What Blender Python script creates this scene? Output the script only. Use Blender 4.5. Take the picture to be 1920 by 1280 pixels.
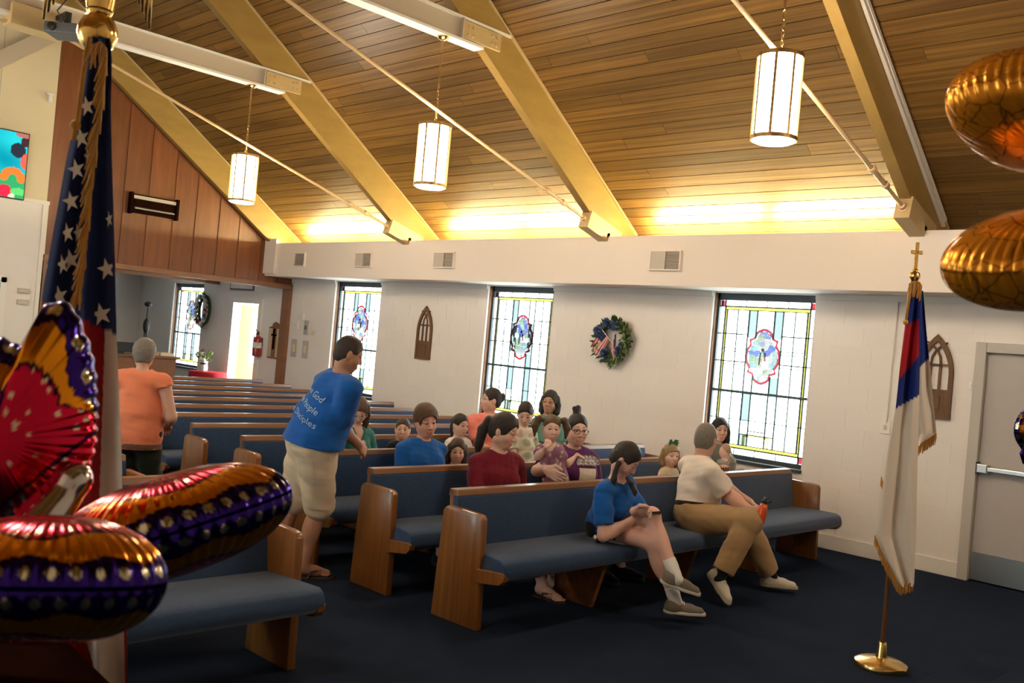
import bpy, bmesh, math, random
import numpy as np
from math import sin, cos, pi, radians, sqrt, atan2
from mathutils import Vector, Matrix
from mathutils.bvhtree import BVHTree
for o in list(bpy.data.objects): bpy.data.objects.remove(o)
S = bpy.context.scene
COL = S.collection
random.seed(7); RNG = np.random.RandomState(7)

# ------------------------------------------------------------------ camera
# X runs down the nave to the back, Y = -9.02 is the window wall, Z up, metres
CAM_F, CAM_YAW, CAM_PITCH, CAM_ROLL, CAM_Z = 1788.1, radians(-45.724), radians(.222), radians(5.1216), 1.72
def cam_axes():
    f = np.array([cos(CAM_YAW)*cos(CAM_PITCH), sin(CAM_YAW)*cos(CAM_PITCH), sin(CAM_PITCH)])
    r = np.cross(f, [0, 0, 1]); r /= np.linalg.norm(r); u = np.cross(r, f)
    return cos(CAM_ROLL)*r + sin(CAM_ROLL)*u, -sin(CAM_ROLL)*r + cos(CAM_ROLL)*u, f
CR, CU, CF = cam_axes()
cd = bpy.data.cameras.new('camera'); cam = bpy.data.objects.new('camera', cd); COL.objects.link(cam)
cd.sensor_width = 36; cd.lens = CAM_F*36/1920; cd.clip_start = .05; cd.clip_end = 200
cd.dof.use_dof = True; cd.dof.focus_distance = 7.5; cd.dof.aperture_fstop = 7.0
cam.matrix_world = Matrix(((CR[0], CU[0], -CF[0], 0), (CR[1], CU[1], -CF[1], 0), (CR[2], CU[2], -CF[2], CAM_Z), (0, 0, 0, 1)))
S.camera = cam
def ray(px, py):
    return CR*(px-960)/CAM_F - CU*(py-640)/CAM_F + CF
def at_depth(px, py, d): return np.array([0, 0, CAM_Z]) + ray(px, py)*d
def on_y(px, py, Y):
    r = ray(px, py); return np.array([0, 0, CAM_Z]) + r*(Y/r[1])
def on_x(px, py, X):
    r = ray(px, py); return np.array([0, 0, CAM_Z]) + r*(X/r[0])
def on_z(px, py, z):
    r = ray(px, py); return np.array([0, 0, CAM_Z]) + r*((z-CAM_Z)/r[2])

# ------------------------------------------------------------------ world, exposure
w = bpy.data.worlds.new('overcast_sky'); S.world = w; w.use_nodes = True
bgn = w.node_tree.nodes['Background']; bgn.inputs[0].default_value = (.93, .97, 1, 1); bgn.inputs[1].default_value = 7.0
S.view_settings.view_transform = 'Standard'; S.view_settings.look = 'None'
S.view_settings.gamma = 1; S.view_settings.use_curve_mapping = False
S.view_settings.exposure = 0.85
LAMP_E, TUBE_E = 40.0, 190.0

# ------------------------------------------------------------------ helpers
def link(o): COL.objects.link(o); return o
def wloc(o):
    v = Vector((0, 0, 0))
    while o is not None: v += Vector(o.location); o = o.parent
    return v
def tag(o, label=None, cat=None, group=None, kind=None):
    if label: o['label'] = label
    if cat: o['category'] = cat
    if group: o['group'] = group
    if kind: o['kind'] = kind
    return o
def thing(name, label, cat, loc=(0, 0, 0), group=None):
    o = link(bpy.data.objects.new(name, None)); o.location = loc; o.empty_display_size = .1
    return tag(o, label, cat, group)
def dup(o, parent=None):
    c = o.copy(); link(c); c.parent = parent
    for ch in [k for k in bpy.data.objects if k.parent == o]: dup(ch, c)
    return c
class MB:
    """collects world-space verts and faces"""
    def __init__(s): s.v = []; s.f = []; s.m = []
    def add(s, v, f, mi=0):
        b = len(s.v); s.v += [tuple(p) for p in v]; s.f += [tuple(i+b for i in q) for q in f]; s.m += [mi]*len(f); return s
    def box(s, x0, x1, y0, y1, z0, z1, mi=0):
        v = [(x, y, z) for z in (z0, z1) for y in (y0, y1) for x in (x0, x1)]
        return s.add(v, [(0, 2, 3, 1), (4, 5, 7, 6), (0, 1, 5, 4), (2, 6, 7, 3), (0, 4, 6, 2), (1, 3, 7, 5)], mi)
    def obox(s, c, ax, ay, az, mi=0):
        c = np.array(c, float); ax, ay, az = (np.array(a, float) for a in (ax, ay, az))
        v = [c+i*ax+j*ay+k*az for k in (-1, 1) for j in (-1, 1) for i in (-1, 1)]
        return s.add(v, [(0, 2, 3, 1), (4, 5, 7, 6), (0, 1, 5, 4), (2, 6, 7, 3), (0, 4, 6, 2), (1, 3, 7, 5)], mi)
    def bar(s, a, b, w, h, up=(0, 0, 1), mi=0):
        a = np.array(a, float); b = np.array(b, float); d = b-a; L = np.linalg.norm(d); d /= L
        sd = np.cross(d, up); sd /= np.linalg.norm(sd); u = np.cross(sd, d)
        return s.obox((a+b)/2, d*L/2, sd*w/2, u*h/2, mi)
    def tube(s, pts, r, n=10, cap=True, mi=0, closed=False):
        pts = [np.array(p, float) for p in pts]; m = len(pts)
        rr = r if hasattr(r, '__len__') else [r]*m
        t0 = pts[1]-pts[0]; ref = np.array([0, 0, 1.]) if abs(t0[2]) < .9*np.linalg.norm(t0) else np.array([1., 0, 0])
        vs = []
        for i, p in enumerate(pts):
            if closed: t = pts[(i+1) % m]-pts[i-1]
            else: t = pts[min(i+1, m-1)]-pts[max(i-1, 0)]
            t = t/np.linalg.norm(t)
            a = np.cross(t, ref); a /= np.linalg.norm(a); b = np.cross(a, t); ref = b
            vs += [p+rr[i]*(cos(2*pi*k/n)*a+sin(2*pi*k/n)*b) for k in range(n)]
        fs = []
        for i in range(m if closed else m-1):
            j = (i+1) % m
            fs += [(i*n+k, i*n+(k+1) % n, j*n+(k+1) % n, j*n+k) for k in range(n)]
        if cap and not closed: fs += [tuple(range(n))[::-1], tuple((m-1)*n+k for k in range(n))]
        return s.add(vs, fs, mi)
    def lathe(s, c, prof, n=24, ax=(0, 0, 1), mi=0):
        c = np.array(c, float); ax = np.array(ax, float); ax /= np.linalg.norm(ax)
        ref = np.array([1., 0, 0]) if abs(ax[0]) < .8 else np.array([0, 1., 0])
        a = np.cross(ax, ref); a /= np.linalg.norm(a); b = np.cross(ax, a)
        vs = [c+ax*h+max(r, 1e-4)*(cos(2*pi*k/n)*a+sin(2*pi*k/n)*b) for r, h in prof for k in range(n)]
        fs = [(i*n+k, i*n+(k+1) % n, (i+1)*n+(k+1) % n, (i+1)*n+k) for i in range(len(prof)-1) for k in range(n)]
        fs += [tuple(range(n))[::-1], tuple((len(prof)-1)*n+k for k in range(n))]
        return s.add(vs, fs, mi)
    def prism(s, poly, fn, mi=0):
        """poly: 2D points; fn(u, v, t) -> 3D, t in 0..1"""
        n = len(poly)
        vs = [fn(u, v, 0) for u, v in poly]+[fn(u, v, 1) for u, v in poly]
        fs = [tuple(range(n))[::-1], tuple(range(n, 2*n))]+[(i, (i+1) % n, n+(i+1) % n, n+i) for i in range(n)]
        return s.add(vs, fs, mi)
    def ball(s, c, r, n=12, m=8, mi=0):
        rx, ry, rz = r if hasattr(r, '__len__') else (r, r, r)
        vs = [(c[0]+rx*sin(pi*i/m)*cos(2*pi*k/n), c[1]+ry*sin(pi*i/m)*sin(2*pi*k/n), c[2]+rz*cos(pi*i/m)) for i in range(m+1) for k in range(n)]
        return s.add(vs, [(i*n+k, (i+1)*n+k, (i+1)*n+(k+1) % n, i*n+(k+1) % n) for i in range(m) for k in range(n)], mi)
    def build(s, name, mats, parent=None, smooth=False, bevel=0, fixn=True):
        me = bpy.data.meshes.new(name); off = wloc(parent) if parent else Vector((0, 0, 0))
        me.from_pydata([(x-off.x, y-off.y, z-off.z) for x, y, z in s.v], [], s.f)
        if not isinstance(mats, (list, tuple)): mats = [mats]
        for m in mats: me.materials.append(MAT[m] if isinstance(m, str) else m)
        if len(mats) > 1: me.polygons.foreach_set('material_index', s.m)
        if fixn or bevel:
            bm = bmesh.new(); bm.from_mesh(me)
            if bevel:
                bmesh.ops.remove_doubles(bm, verts=bm.verts, dist=1e-5)
                es = [e for e in bm.edges if len(e.link_faces) == 2 and e.calc_face_angle(0) > .5]
                bmesh.ops.bevel(bm, geom=es, offset=bevel, segments=2, affect='EDGES', profile=.5, clamp_overlap=True)
            bmesh.ops.recalc_face_normals(bm, faces=bm.faces); bm.to_mesh(me); bm.free()
        if smooth: me.polygons.foreach_set('use_smooth', [True]*len(me.polygons))
        if smooth == 'auto':
            me.set_sharp_from_angle(angle=radians(38))
        o = link(bpy.data.objects.new(name, me)); o.parent = parent
        return o
def struct(o): o['kind'] = 'structure'; return o

# ------------------------------------------------------------------ materials
MAT = {}
def mat(name, col, rough=.6, metal=0, noise=None, bump=None, rnd=0, emit=None, spec=.5, sheen=0, coat=0, alpha=None, vcol=None):
    """noise=(scale xyz, amount, dark colour); bump=(scale, strength); rnd = per object value jitter"""
    m = bpy.data.materials.new(name); m.use_nodes = True; nt = m.node_tree; N = nt.nodes; L = nt.links
    p = N['Principled BSDF']; p.inputs['Roughness'].default_value = rough; p.inputs['Metallic'].default_value = metal
    p.inputs['Specular IOR Level'].default_value = spec
    if sheen: p.inputs['Sheen Weight'].default_value = sheen
    if coat: p.inputs['Coat Weight'].default_value = coat; p.inputs['Coat Roughness'].default_value = .12
    c4 = (*col, 1); p.inputs['Base Color'].default_value = c4; src = None
    tc = N.new('ShaderNodeTexCoord')
    if vcol:
        a = N.new('ShaderNodeAttribute'); a.attribute_name = vcol; src = a.outputs['Color']
    if noise:
        sc, amt, dk = noise
        mp = N.new('ShaderNodeMapping'); mp.inputs['Scale'].default_value = sc
        ad = N.new('ShaderNodeVectorMath'); ad.operation = 'ADD'
        oi = N.new('ShaderNodeObjectInfo'); ms = N.new('ShaderNodeMath'); ms.operation = 'MULTIPLY'; ms.inputs[1].default_value = 37.0
        L.new(oi.outputs['Random'], ms.inputs[0]); L.new(tc.outputs['Object'], mp.inputs['Vector'])
        L.new(mp.outputs['Vector'], ad.inputs[0]); L.new(ms.outputs[0], ad.inputs[1])
        tx = N.new('ShaderNodeTexNoise'); tx.inputs['Scale'].default_value = 1; tx.inputs['Detail'].default_value = 5; tx.inputs['Roughness'].default_value = .62
        L.new(ad.outputs[0], tx.inputs['Vector'])
        rp = N.new('ShaderNodeValToRGB'); rp.color_ramp.elements[0].position = .32; rp.color_ramp.elements[1].position = .68
        L.new(tx.outputs['Fac'], rp.inputs['Fac'])
        mx = N.new('ShaderNodeMix'); mx.data_type = 'RGBA'; mx.inputs['A'].default_value = (*dk, 1); mx.inputs['B'].default_value = c4
        if src is not None: L.new(src, mx.inputs['B'])
        ma = N.new('ShaderNodeMapRange'); ma.inputs['To Min'].default_value = 1-amt
        L.new(rp.outputs['Color'], ma.inputs['Value']); L.new(ma.outputs['Result'], mx.inputs['Factor'])
        src = mx.outputs['Result']
    if rnd:
        oi = N.new('ShaderNodeObjectInfo'); mr = N.new('ShaderNodeMapRange'); mr.inputs['To Min'].default_value = 1-rnd; mr.inputs['To Max'].default_value = 1+rnd
        L.new(oi.outputs['Random'], mr.inputs['Value'])
        hs = N.new('ShaderNodeHueSaturation')
        if src is not None: L.new(src, hs.inputs['Color'])
        else: hs.inputs['Color'].default_value = c4
        L.new(mr.outputs['Result'], hs.inputs['Value']); src = hs.outputs['Color']
    if src is not None: L.new(src, p.inputs['Base Color'])
    if bump:
        tb = N.new('ShaderNodeTexNoise'); tb.inputs['Scale'].default_value = bump[0]; tb.inputs['Detail'].default_value = 4
        L.new(tc.outputs['Object'], tb.inputs['Vector']); bp = N.new('ShaderNodeBump'); bp.inputs['Strength'].default_value = bump[1]; bp.inputs['Distance'].default_value = .02
        L.new(tb.outputs['Fac'], bp.inputs['Height']); L.new(bp.outputs['Normal'], p.inputs['Normal'])
    if emit:
        p.inputs['Emission Color'].default_value = (*emit[0], 1); p.inputs['Emission Strength'].default_value = emit[1]
    MAT[name] = m; return m
def glassmat(name, col, trans=.8):
    m = bpy.data.materials.new(name); m.use_nodes = True; nt = m.node_tree; N = nt.nodes; L = nt.links
    N.remove(N['Principled BSDF']); out = N['Material Output']
    t = N.new('ShaderNodeBsdfTransparent'); t.inputs[0].default_value = (*col, 1)
    d = N.new('ShaderNodeBsdfTranslucent'); d.inputs[0].default_value = (*col, 1)
    g = N.new('ShaderNodeBsdfGlossy'); g.inputs['Roughness'].default_value = .15; g.inputs[0].default_value = (.8, .8, .8, 1)
    mx = N.new('ShaderNodeMixShader'); mx.inputs[0].default_value = 1-trans
    L.new(t.outputs[0], mx.inputs[1]); L.new(d.outputs[0], mx.inputs[2])
    m2 = N.new('ShaderNodeMixShader'); m2.inputs[0].default_value = .04; L.new(mx.outputs[0], m2.inputs[1]); L.new(g.outputs[0], m2.inputs[2])
    L.new(m2.outputs[0], out.inputs['Surface']); MAT[name] = m; return m
def emitmat(name, col, st):
    m = bpy.data.materials.new(name); m.use_nodes = True; nt = m.node_tree; N = nt.nodes
    N.remove(N['Principled BSDF']); e = N.new('ShaderNodeEmission'); e.inputs[0].default_value = (*col, 1); e.inputs[1].default_value = st
    nt.links.new(e.outputs[0], N['Material Output'].inputs['Surface']); MAT[name] = m; return m

mat('plaster', (.80, .76, .72), .85, bump=(60, .12))
mat('block', (.82, .765, .73), .8, bump=(90, .15), rnd=.015)
mat('mortar', (.80, .745, .71), .9)
mat('soffit', (.80, .715, .645), .85, bump=(70, .05))
mat('siding', (.72, .63, .44), .85)
mat('trimwhite', (.78, .74, .68), .6)
mat('carpet', (.015, .025, .050), 1, noise=((7, 7, 7), .5, (.009, .016, .034)), bump=(420, .5), spec=.1)
mat('plank', (.225, .118, .026), .42, noise=((2.2, 4.5, 1), 1.0, (.095, .045, .011)), rnd=.25)
mat('plankgap', (.16, .082, .02), .9)
mat('rafter', (.38, .24, .065), .5, noise=((7, 2.2, 7), .6, (.28, .165, .04)))
mat('collar', (.52, .44, .34), .6)
mat('gusset', (.60, .44, .22), .55, noise=((9, 3, 9), .4, (.45, .3, .13)))
mat('rod', (.62, .42, .22), .4)
mat('panelwood', (.21, .066, .016), .45, noise=((14, 14, 1.2), .7, (.12, .036, .010)), rnd=.10)
mat('trimwood', (.27, .125, .055), .45, noise=((3, 3, 12), .5, (.17, .07, .03)))
mat('pewend', (.27, .102, .022), .34, noise=((28, 28, 1.3), .8, (.135, .05, .013)), coat=.25)
mat('pewrail', (.24, .105, .04), .36, noise=((28, 1.3, 28), .6, (.15, .06, .022)), coat=.2)
mat('pewback', (.27, .102, .022), .40, noise=((20, 1.2, 20), .8, (.135, .05, .013)), coat=.1)
mat('uphol', (.029, .062, .135), .95, noise=((90, 30, 90), .55, (.014, .032, .075)), bump=(300, .25), spec=.15, sheen=.25)
mat('brass', (.80, .56, .22), .22, 1)
mat('brassdark', (.42, .26, .10), .4, 1)
mat('ironblack', (.012, .014, .018), .5)
mat('winframe', (.035, .05, .062), .45)
mat('lead', (.05, .09, .10), .5)
mat('greydoor', (.46, .42, .40), .5)
mat('doorframe', (.50, .46, .42), .5)
mat('steel', (.62, .62, .62), .3, 1)
mat('greyplastic', (.10, .105, .12), .5)
mat('white', (.82, .80, .76), .5)
mat('black', (.01, .01, .011), .45)
mat('vent', (.50, .45, .38), .6)
emitmat('lampglow', (1, .82, .60), LAMP_E)
emitmat('tubeglow', (1, .88, .47), TUBE_E)
G_CLEAR = [glassmat('glass_clear%d' % i, c) for i, c in enumerate([(.93, .96, .95), (.84, .93, .92), (.96, .95, .90)])]
glassmat('glass_blue', (.25, .29, .29), 1); glassmat('glass_yellow', (.42, .38, .15), 1); glassmat('glass_red', (.32, .085, .11), 1); glassmat('glass_sky', (.15, .18, .31), 1)
glassmat('glass_rose', (.28, .14, .16), 1); glassmat('glass_tan', (.235, .185, .14), 1); glassmat('glass_mist', (.29, .30, .30), 1); glassmat('glass_lilac', (.22, .22, .30), 1); glassmat('glass_pgreen', (.245, .275, .225), 1); glassmat('glass_aqua', (.235, .29, .30), 1)
# ================================================================== the setting
YW, YL, YR, XB, XF = -9.02, 2.22, -3.4, 14.15, -3.2       # window wall, other wall, ridge, back wall, front wall
SL = .715; TH = math.atan(SL)
def zc(y): return 3.14+(y-YW)*SL if y <= YR else 3.14+(YR-YW)*SL-(y-YR)*SL
WIN = [(5.17, .60, .72, 2.50), (8.73, .60, .72, 2.50), (12.28, .60, .72, 2.50), (17.85, .62, .72, 2.37)]
fl = struct(MB().box(XF, 21, YW-.3, YL+.3, -.12, 0).build('floor', 'carpet'))

def holed_wall(mb, x0, x1, z0, z1, ya, yb, holes):
    """wall in the XZ plane between ya and yb with rectangular holes (xa, xb, za, zb)"""
    hs = sorted(holes); x = x0
    for a, b, c, d in hs:
        if a > x: mb.box(x, a, ya, yb, z0, z1)
        if c > z0: mb.box(a, b, ya, yb, z0, c)
        if d < z1: mb.box(a, b, ya, yb, d, z1)
        x = b
    mb.box(x, x1, ya, yb, z0, z1)
holes = [(c-h, c+h, a, b) for c, h, a, b in WIN]
DOOR = (1.90, 2.93, 0, 2.06); NDOOR = (15.12, 16.02, 0, 2.06)
mb = MB(); holed_wall(mb, XF, 20.2, 0, 3.3, YW-.22, YW-.003, holes+[DOOR, NDOOR])
wr = struct(mb.build('wall_right', 'mortar'))
# painted concrete blocks, one object each, as far as the eye can tell them apart
blk = {}
def block(x0, x1, z0, z1):
    k = (round(x1-x0, 3), round(z1-z0, 3))
    if k not in blk:
        o = MB().box(-(x1-x0)/2+.0008, (x1-x0)/2-.0008, -.006, 0, -(z1-z0)/2+.0008, (z1-z0)/2-.0008).build('block', 'block', None); blk[k] = o.data
    else: o = link(bpy.data.objects.new('block', blk[k]))
    o.parent = wr; o.location = ((x0+x1)/2, YW, (z0+z1)/2)
def course(z0, z1, off, xa, xb):
    x = xa-off
    while x < xb:
        segs = [(max(x, xa), min(x+.4064, xb))]
        for a, b, c, d in holes+[DOOR, NDOOR]:
            if z0 < d-.02 and z1 > c+.02:
                ns = []
                for p, q in segs:
                    if q <= a or p >= b: ns.append((p, q))
                    else:
                        if p < a-.02: ns.append((p, a))
                        if q > b+.02: ns.append((b, q))
                segs = ns
        for p, q in segs:
            if q-p > .02: block(p, q, z0, z1)
        x += .4064
for i in range(13):
    course(.2*i, min(.2*i+.2, 2.52), .2 if i % 2 else 0, 2.93 if i*.2 < 2.0 else 1.2, XB)
struct(MB().box(14.1, 20.2, YW-.012, YW-.0005, 2.37, 2.66).box(XF, 2.93, YW-.012, YW-.0005, 2.06, 3.2).box(XF, 1.9, YW-.012, YW-.0005, 0, 2.06).box(16.02, 17.23, YW-.012, YW-.0005, 0, 2.37).box(14.15, 15.12, YW-.012, YW-.0005, 0, 2.37).box(15.12, 16.02, YW-.012, YW-.0005, 2.06, 2.37).box(18.47, 20.2, YW-.012, YW-.0005, 0, 2.37).box(17.23, 18.47, YW-.012, YW-.0005, 0, .72).build('wall_narthex_right', 'plaster'))
struct(MB().box(2.99, XB, YW, YW+.018, 0, .14).build('baseboard_right', 'trimwhite', bevel=.004))
mb = MB(); LW = [(4.57, 5.77, .72, 2.5), (8.13, 9.33, .72, 2.5), (11.68, 12.88, .72, 2.5)]
holed_wall(mb, XF, 20.2, 0, 3.3, YL, YL+.2, LW); struct(mb.build('wall_left', 'plaster'))
struct(MB().box(XF-.2, XF, YW-.2, YL+.2, 0, 8).build('wall_front', 'plaster'))

# back wall: wood panels over the opening, pale siding beside them
YP = -4.93
gable = lambda y0, y1, z0: [(y0, z0), (y1, z0), (y1, zc(y1)+.1)]+([(YR, zc(YR)+.1)] if y0 < YR < y1 else [])+[(y0, zc(y0)+.1)]
fx = lambda xa, xb: (lambda u, v, t: (xa+(xb-xa)*t, u, v))
wb = struct(MB().prism(gable(YW, YP, 2.36), fx(XB+.012, XB+.16)).build('wall_back', 'plankgap'))
ys = [-4.93, -5.31, -5.66, -6.013, -6.392, -6.803, -7.17, -7.577, -7.942, -8.37, -8.72, -9.02]
for b, a in zip(ys[:-1], ys[1:]):
    MB().prism(gable(a+.004, b-.004, 2.36), fx(XB, XB+.02)).build('wood_panel', 'panelwood', wb)
for y in ys[1:-1]:
    MB().box(XB-.014, XB, y-.016, y+.016, 2.40, zc(y)+.05).build('batten', 'panelwood', wb)
mb = MB(); wl = struct(mb.prism(gable(YP, YL, 3.12), fx(XB-.0, XB+.16)).build('wall_back_left', 'siding'))
struct(MB().box(XB, XB+.16, YP, YL, 0, 3.12).build('wall_back_lower', 'plaster'))
for y in (-4.2, -3.5, -2.8): MB().box(XB-.004, XB+.001, y-.006, y+.006, 3.12, zc(y)).build('siding_joint', 'vent', wl)
struct(MB().box(XB-.03, XB, YP-.03, YL, 3.10, 3.15).box(XB-.03, XB, YP-.02, YP+.05, 0, 3.10).build('trim_1', 'trimwhite'))
struct(MB().box(XB-.03, XB+.18, YW, YP, 2.33, 2.41).build('trim_2', 'trimwood', bevel=.004))
struct(MB().box(XB-.03, XB+.18, YW, YW+.07, 0, 2.33).box(XB-.03, XB+.18, YP-.07, YP, 0, 2.33).build('trim_3', 'trimwood', bevel=.004))

# narthex beyond the opening
struct(MB().box(20.0, 20.2, YW, YL, 0, 2.7).build('wall_narthex_back', 'plaster'))
struct(MB().box(XB+.16, 20.2, YW-.2, YL, 2.64, 2.76).build('ceiling_narthex', 'plaster'))
struct(MB().box(XB+.16, 20.2, YL-2.5, YL-2.4, 0, 2.64).build('wall_narthex_left', 'plaster'))
struct(MB().box(16.62, 16.72, YW, -3, 2.37, 2.45).build('trim_4', 'trimwood'))
struct(MB().box(16.62, 16.72, YW, -3, 2.45, 2.64).build('wall_narthex_header', 'plaster'))

# ceiling: boards one by one on the slope the photograph shows, plain deck beyond
def slope_slab(y0, y1, t0, t1, x0=XF, x1=20.2):
    return MB().prism([(y0, zc(y0)+t0), (y1, zc(y1)+t0), (y1, zc(y1)+t1), (y0, zc(y0)+t1)], fx(x0, x1))
ce = struct(slope_slab(YW-.3, YR, .024, .15).build('ceiling', 'plankgap'))
mbL = slope_slab(YR, YL+.3, .0, .12); struct(mbL.build('ceiling_left', 'plank'))
unit = MB().box(-.5, .5, -.5, .5, -.5, .5).build('plank', 'plank'); um = unit.data; bpy.data.objects.remove(unit)
um_objs = 0
def plank(x0, x1, s):
    o = link(bpy.data.objects.new('plank', um)); o.parent = ce
    y = YW-.1+s*cos(TH); z = zc(YW)-.1*SL+s*sin(TH)
    o.location = ((x0+x1)/2, y-.012*sin(TH), z+.012*cos(TH)); o.rotation_euler = (TH, 0, 0); o.scale = (x1-x0-.003, .1345, .026)
L = (YR-YW+.1)/cos(TH); k = 0; s = .07; pl = random.Random(3)
while s < L-.05:
    x = .6-pl.random()*2.2
    while x < XB:
        w_ = pl.choice([2.4, 3.0, 3.6, 4.2, 4.8]); a, b = max(x, .5), min(x+w_, XB)
        if b-a > .1: plank(a, b, s)
        x += w_
    s += .1427; k += 1

# soffit (boxed duct) along the window wall, cove tubes on top
so = struct(MB().box(XF, XB, YW, -8.48, 2.512, 3.03).box(XF, XB, -8.50, -8.465, 2.505, 3.05).build('soffit', 'soffit', bevel=.004))
for x in (13.75, 9.0, 5.02, 2.2): MB().box(x-.004, x+.004, -8.468, -8.4635, 2.51, 3.05).build('joint_strip', 'soffit', so)
struct(MB().box(13.8, XB, -8.47, -8.42, 2.54, 3.12).build('trim_5', 'soffit', bevel=.01))
mb = MB(); xs_ = [XF]+[q for c, h, a, b in WIN[:3] for q in (c-h-.005, c+h+.005)]+[XB]
for a_, b_ in zip(xs_[::2], xs_[1::2]): mb.box(a_, b_, YW, YW+.02, 2.455, 2.512)
struct(mb.build('trim_6', 'plaster'))
for n, (x0, x1) in enumerate([(13.24, 12.97), (11.61, 11.24), (9.83, 9.45), (6.23, 5.86)]):
    r = thing('air_vent', ['small slatted air vent on the soffit end by the wood panelled wall', 'slatted air vent on the soffit above the stained glass window by the light switches', 'slatted air vent on the soffit between the carved arch and a stained glass window', 'slatted air vent on the soffit above the flag wreath'][n], 'vent', (x0, -8.46, 2.77))
    xm = x0 if n == 0 else (x0+x1)/2; 
    fr = MB()
    for q in ((x1-.014, x1, 2.666, 2.884), (x0, x0+.014, 2.666, 2.884), (x1, x0, 2.666, 2.68), (x1, x0, 2.87, 2.884)): fr.box(q[0], q[1], -8.465, -8.43, q[2], q[3])
    fr.build('frame', 'soffit', r)
    if n: MB().box(xm, x0, -8.465, -8.436, 2.68, 2.87).build('damper_plate', 'vent', r)
    for j in range(9): MB().obox(((x1+xm)/2, -8.449, 2.688+.0215*j), ((xm-x1)/2, 0, 0), (0, .013, -.009), (0, .0008, .0012)).build('louver', 'vent', r)
k = 0
for x0 in (3.62, 7.18, 10.74):
    wn = {3.62: 'the stained glass window nearest the grey door', 7.18: 'the middle stained glass window', 10.74: 'the stained glass window by the switches'}[x0]
    for j in range(2):
        a = x0+.12+j*1.5; r = thing('cove_light', 'fluorescent batten on the soffit above '+wn, 'light', (a, -8.8, 3.03), 'cove battens above '+wn)
        MB().box(a, a+1.4, -8.84, -8.76, 3.03, 3.045).build('batten_base', 'white', r)
        MB().tube([(a+.02, -8.8, 3.062), (a+1.38, -8.8, 3.062)], .014, 8).build('tube', 'tubeglow', r)

# roof trusses
TR0 = -.165
TR = [3.39, 6.95, 10.50, 14.05]
TL = ['roof truss with a pale cable raceway along its rafter', 'roof truss carrying the middle pendant lamp, brass canopy on its collar', 'roof truss carrying the pendant lamp in front of the wood panels, projector at its middle', 'plain rafter pair lying against the wood panelled gable']
def rafter(x, side, par, hw=.05):
    y0 = YW-.05 if side < 0 else YL+.05; d = .40
    def pt(y, dn): s_ = -1 if y <= YR else 1; return np.array([0, y-(-s_)*0, zc(y)-dn/cos(TH)])
    poly = [(y0, zc(y0)), (YR, zc(YR)), (YR, zc(YR)-d/cos(TH)), (y0, zc(y0)-d/cos(TH))]
    o = MB().prism(poly, fx(x-hw, x+hw)); 
    return o.build('rafter', 'rafter', par, bevel=0)
for n, x in enumerate(TR+[TR0]):
    r = thing('roof_truss', (TL+['roof truss over the chancel steps, carrying the lamp above them'])[n], 'truss', (x, YR, 0))
    struct(r)
    rafter(x, -1, r); rafter(x, 1, r)
    MB().bar((x-.052, YW+.02, zc(YW+.02)-.012), (x-.052, YR, zc(YR)-.012), .05, .02).build('edge_strip', 'gusset', r)
    if n == 3: continue
    yL = 2*YR+6.62
    MB().box(x-.045, x+.045, -6.62, yL, 4.60, 4.79).build('collar_beam', 'collar', r)
    MB().box(x-.07, x+.07, -6.30, yL-.3, 4.575, 4.60).box(x-.07, x+.07, -6.66, yL+.04, 4.79, 4.815).build('collar_flange', 'white', r)
    MB().box(x-.098, x+.098, -6.0, -5.985, 4.6, 4.79).box(x-.098, x+.098, -.80, -.785, 4.6, 4.79).build('stiffener', 'collar', r)
    for sy in (-6.52, -.72+.44):
        y0_ = sy if sy < -3 else -.78; g = MB().box(x-.075, x-.05, y0_, y0_+.5, 4.61, 4.78).box(x+.05, x+.075, y0_, y0_+.5, 4.61, 4.78).build('gusset_plate', 'gusset', r, bevel=.004)
        for bx in (.06, .12, .38, .44):
            for bz in (4.655, 4.735): MB().lathe((x-.075, y0_+bx, bz), [(.018, 0), (.018, .012), (.008, .014)], 6, (-1, 0, 0)).build('bolt', 'gusset', g)
    for sgn, yf in ((1, -8.12), (-1, 2*YR+8.12)):
        p0 = np.array([x, yf, 3.20]); p1 = np.array([x, YR-sgn*.12, 4.56]); d = (p1-p0)/np.linalg.norm(p1-p0)
        rd = MB().tube([p0, p1], .017, 10).build('tie_rod', 'rod', r, smooth='auto')
        q = p0+d*.55
        tb = MB().lathe(q-d*.17, [(.028, 0), (.034, .01), (.034, .05), (.022, .06), (.022, .28), (.034, .29), (.034, .33), (.028, .34)], 12, d).build('turnbuckle', 'rod', rd, smooth='auto')
        up = np.cross(d, (1, 0, 0)); up *= np.sign(up[2])
        c0 = p0-d*.30+up*.0
        b = MB().obox(c0, np.array([.07, 0, 0]), d*.30, up*.10); b.build('foot_block', 'gusset', r, bevel=.004)
        MB().lathe(p0-d*.005, [(.05, 0), (.05, .012), (.035, .016), (.035, .05), (.018, .055)], 8, d).build('nut', 'rod', r)
        yy = yf-sgn*.33; MB().box(x-.07, x+.03, min(yy, yy-sgn*.05), max(yy, yy-sgn*.05), 3.03, 3.06+.03).build('post', 'soffit', r)
    # middle hanger where the two rods meet
    MB().obox((x, YR, 4.58), (.13, 0, 0), (0, .28, 0), (0, 0, .11)).build('middle_plate', 'gusset', r, bevel=.006)
    if n == 0: MB().bar((x-.07, YW+.15, zc(YW+.15)-.05), (x-.07, YR, zc(YR)-.06), .05, .035).bar((x-.07, YW+.15, zc(YW+.15)-.10), (x-.07, YR, zc(YR)-.12), .03, .02).build('cable_raceway', 'trimwhite', r)

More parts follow.
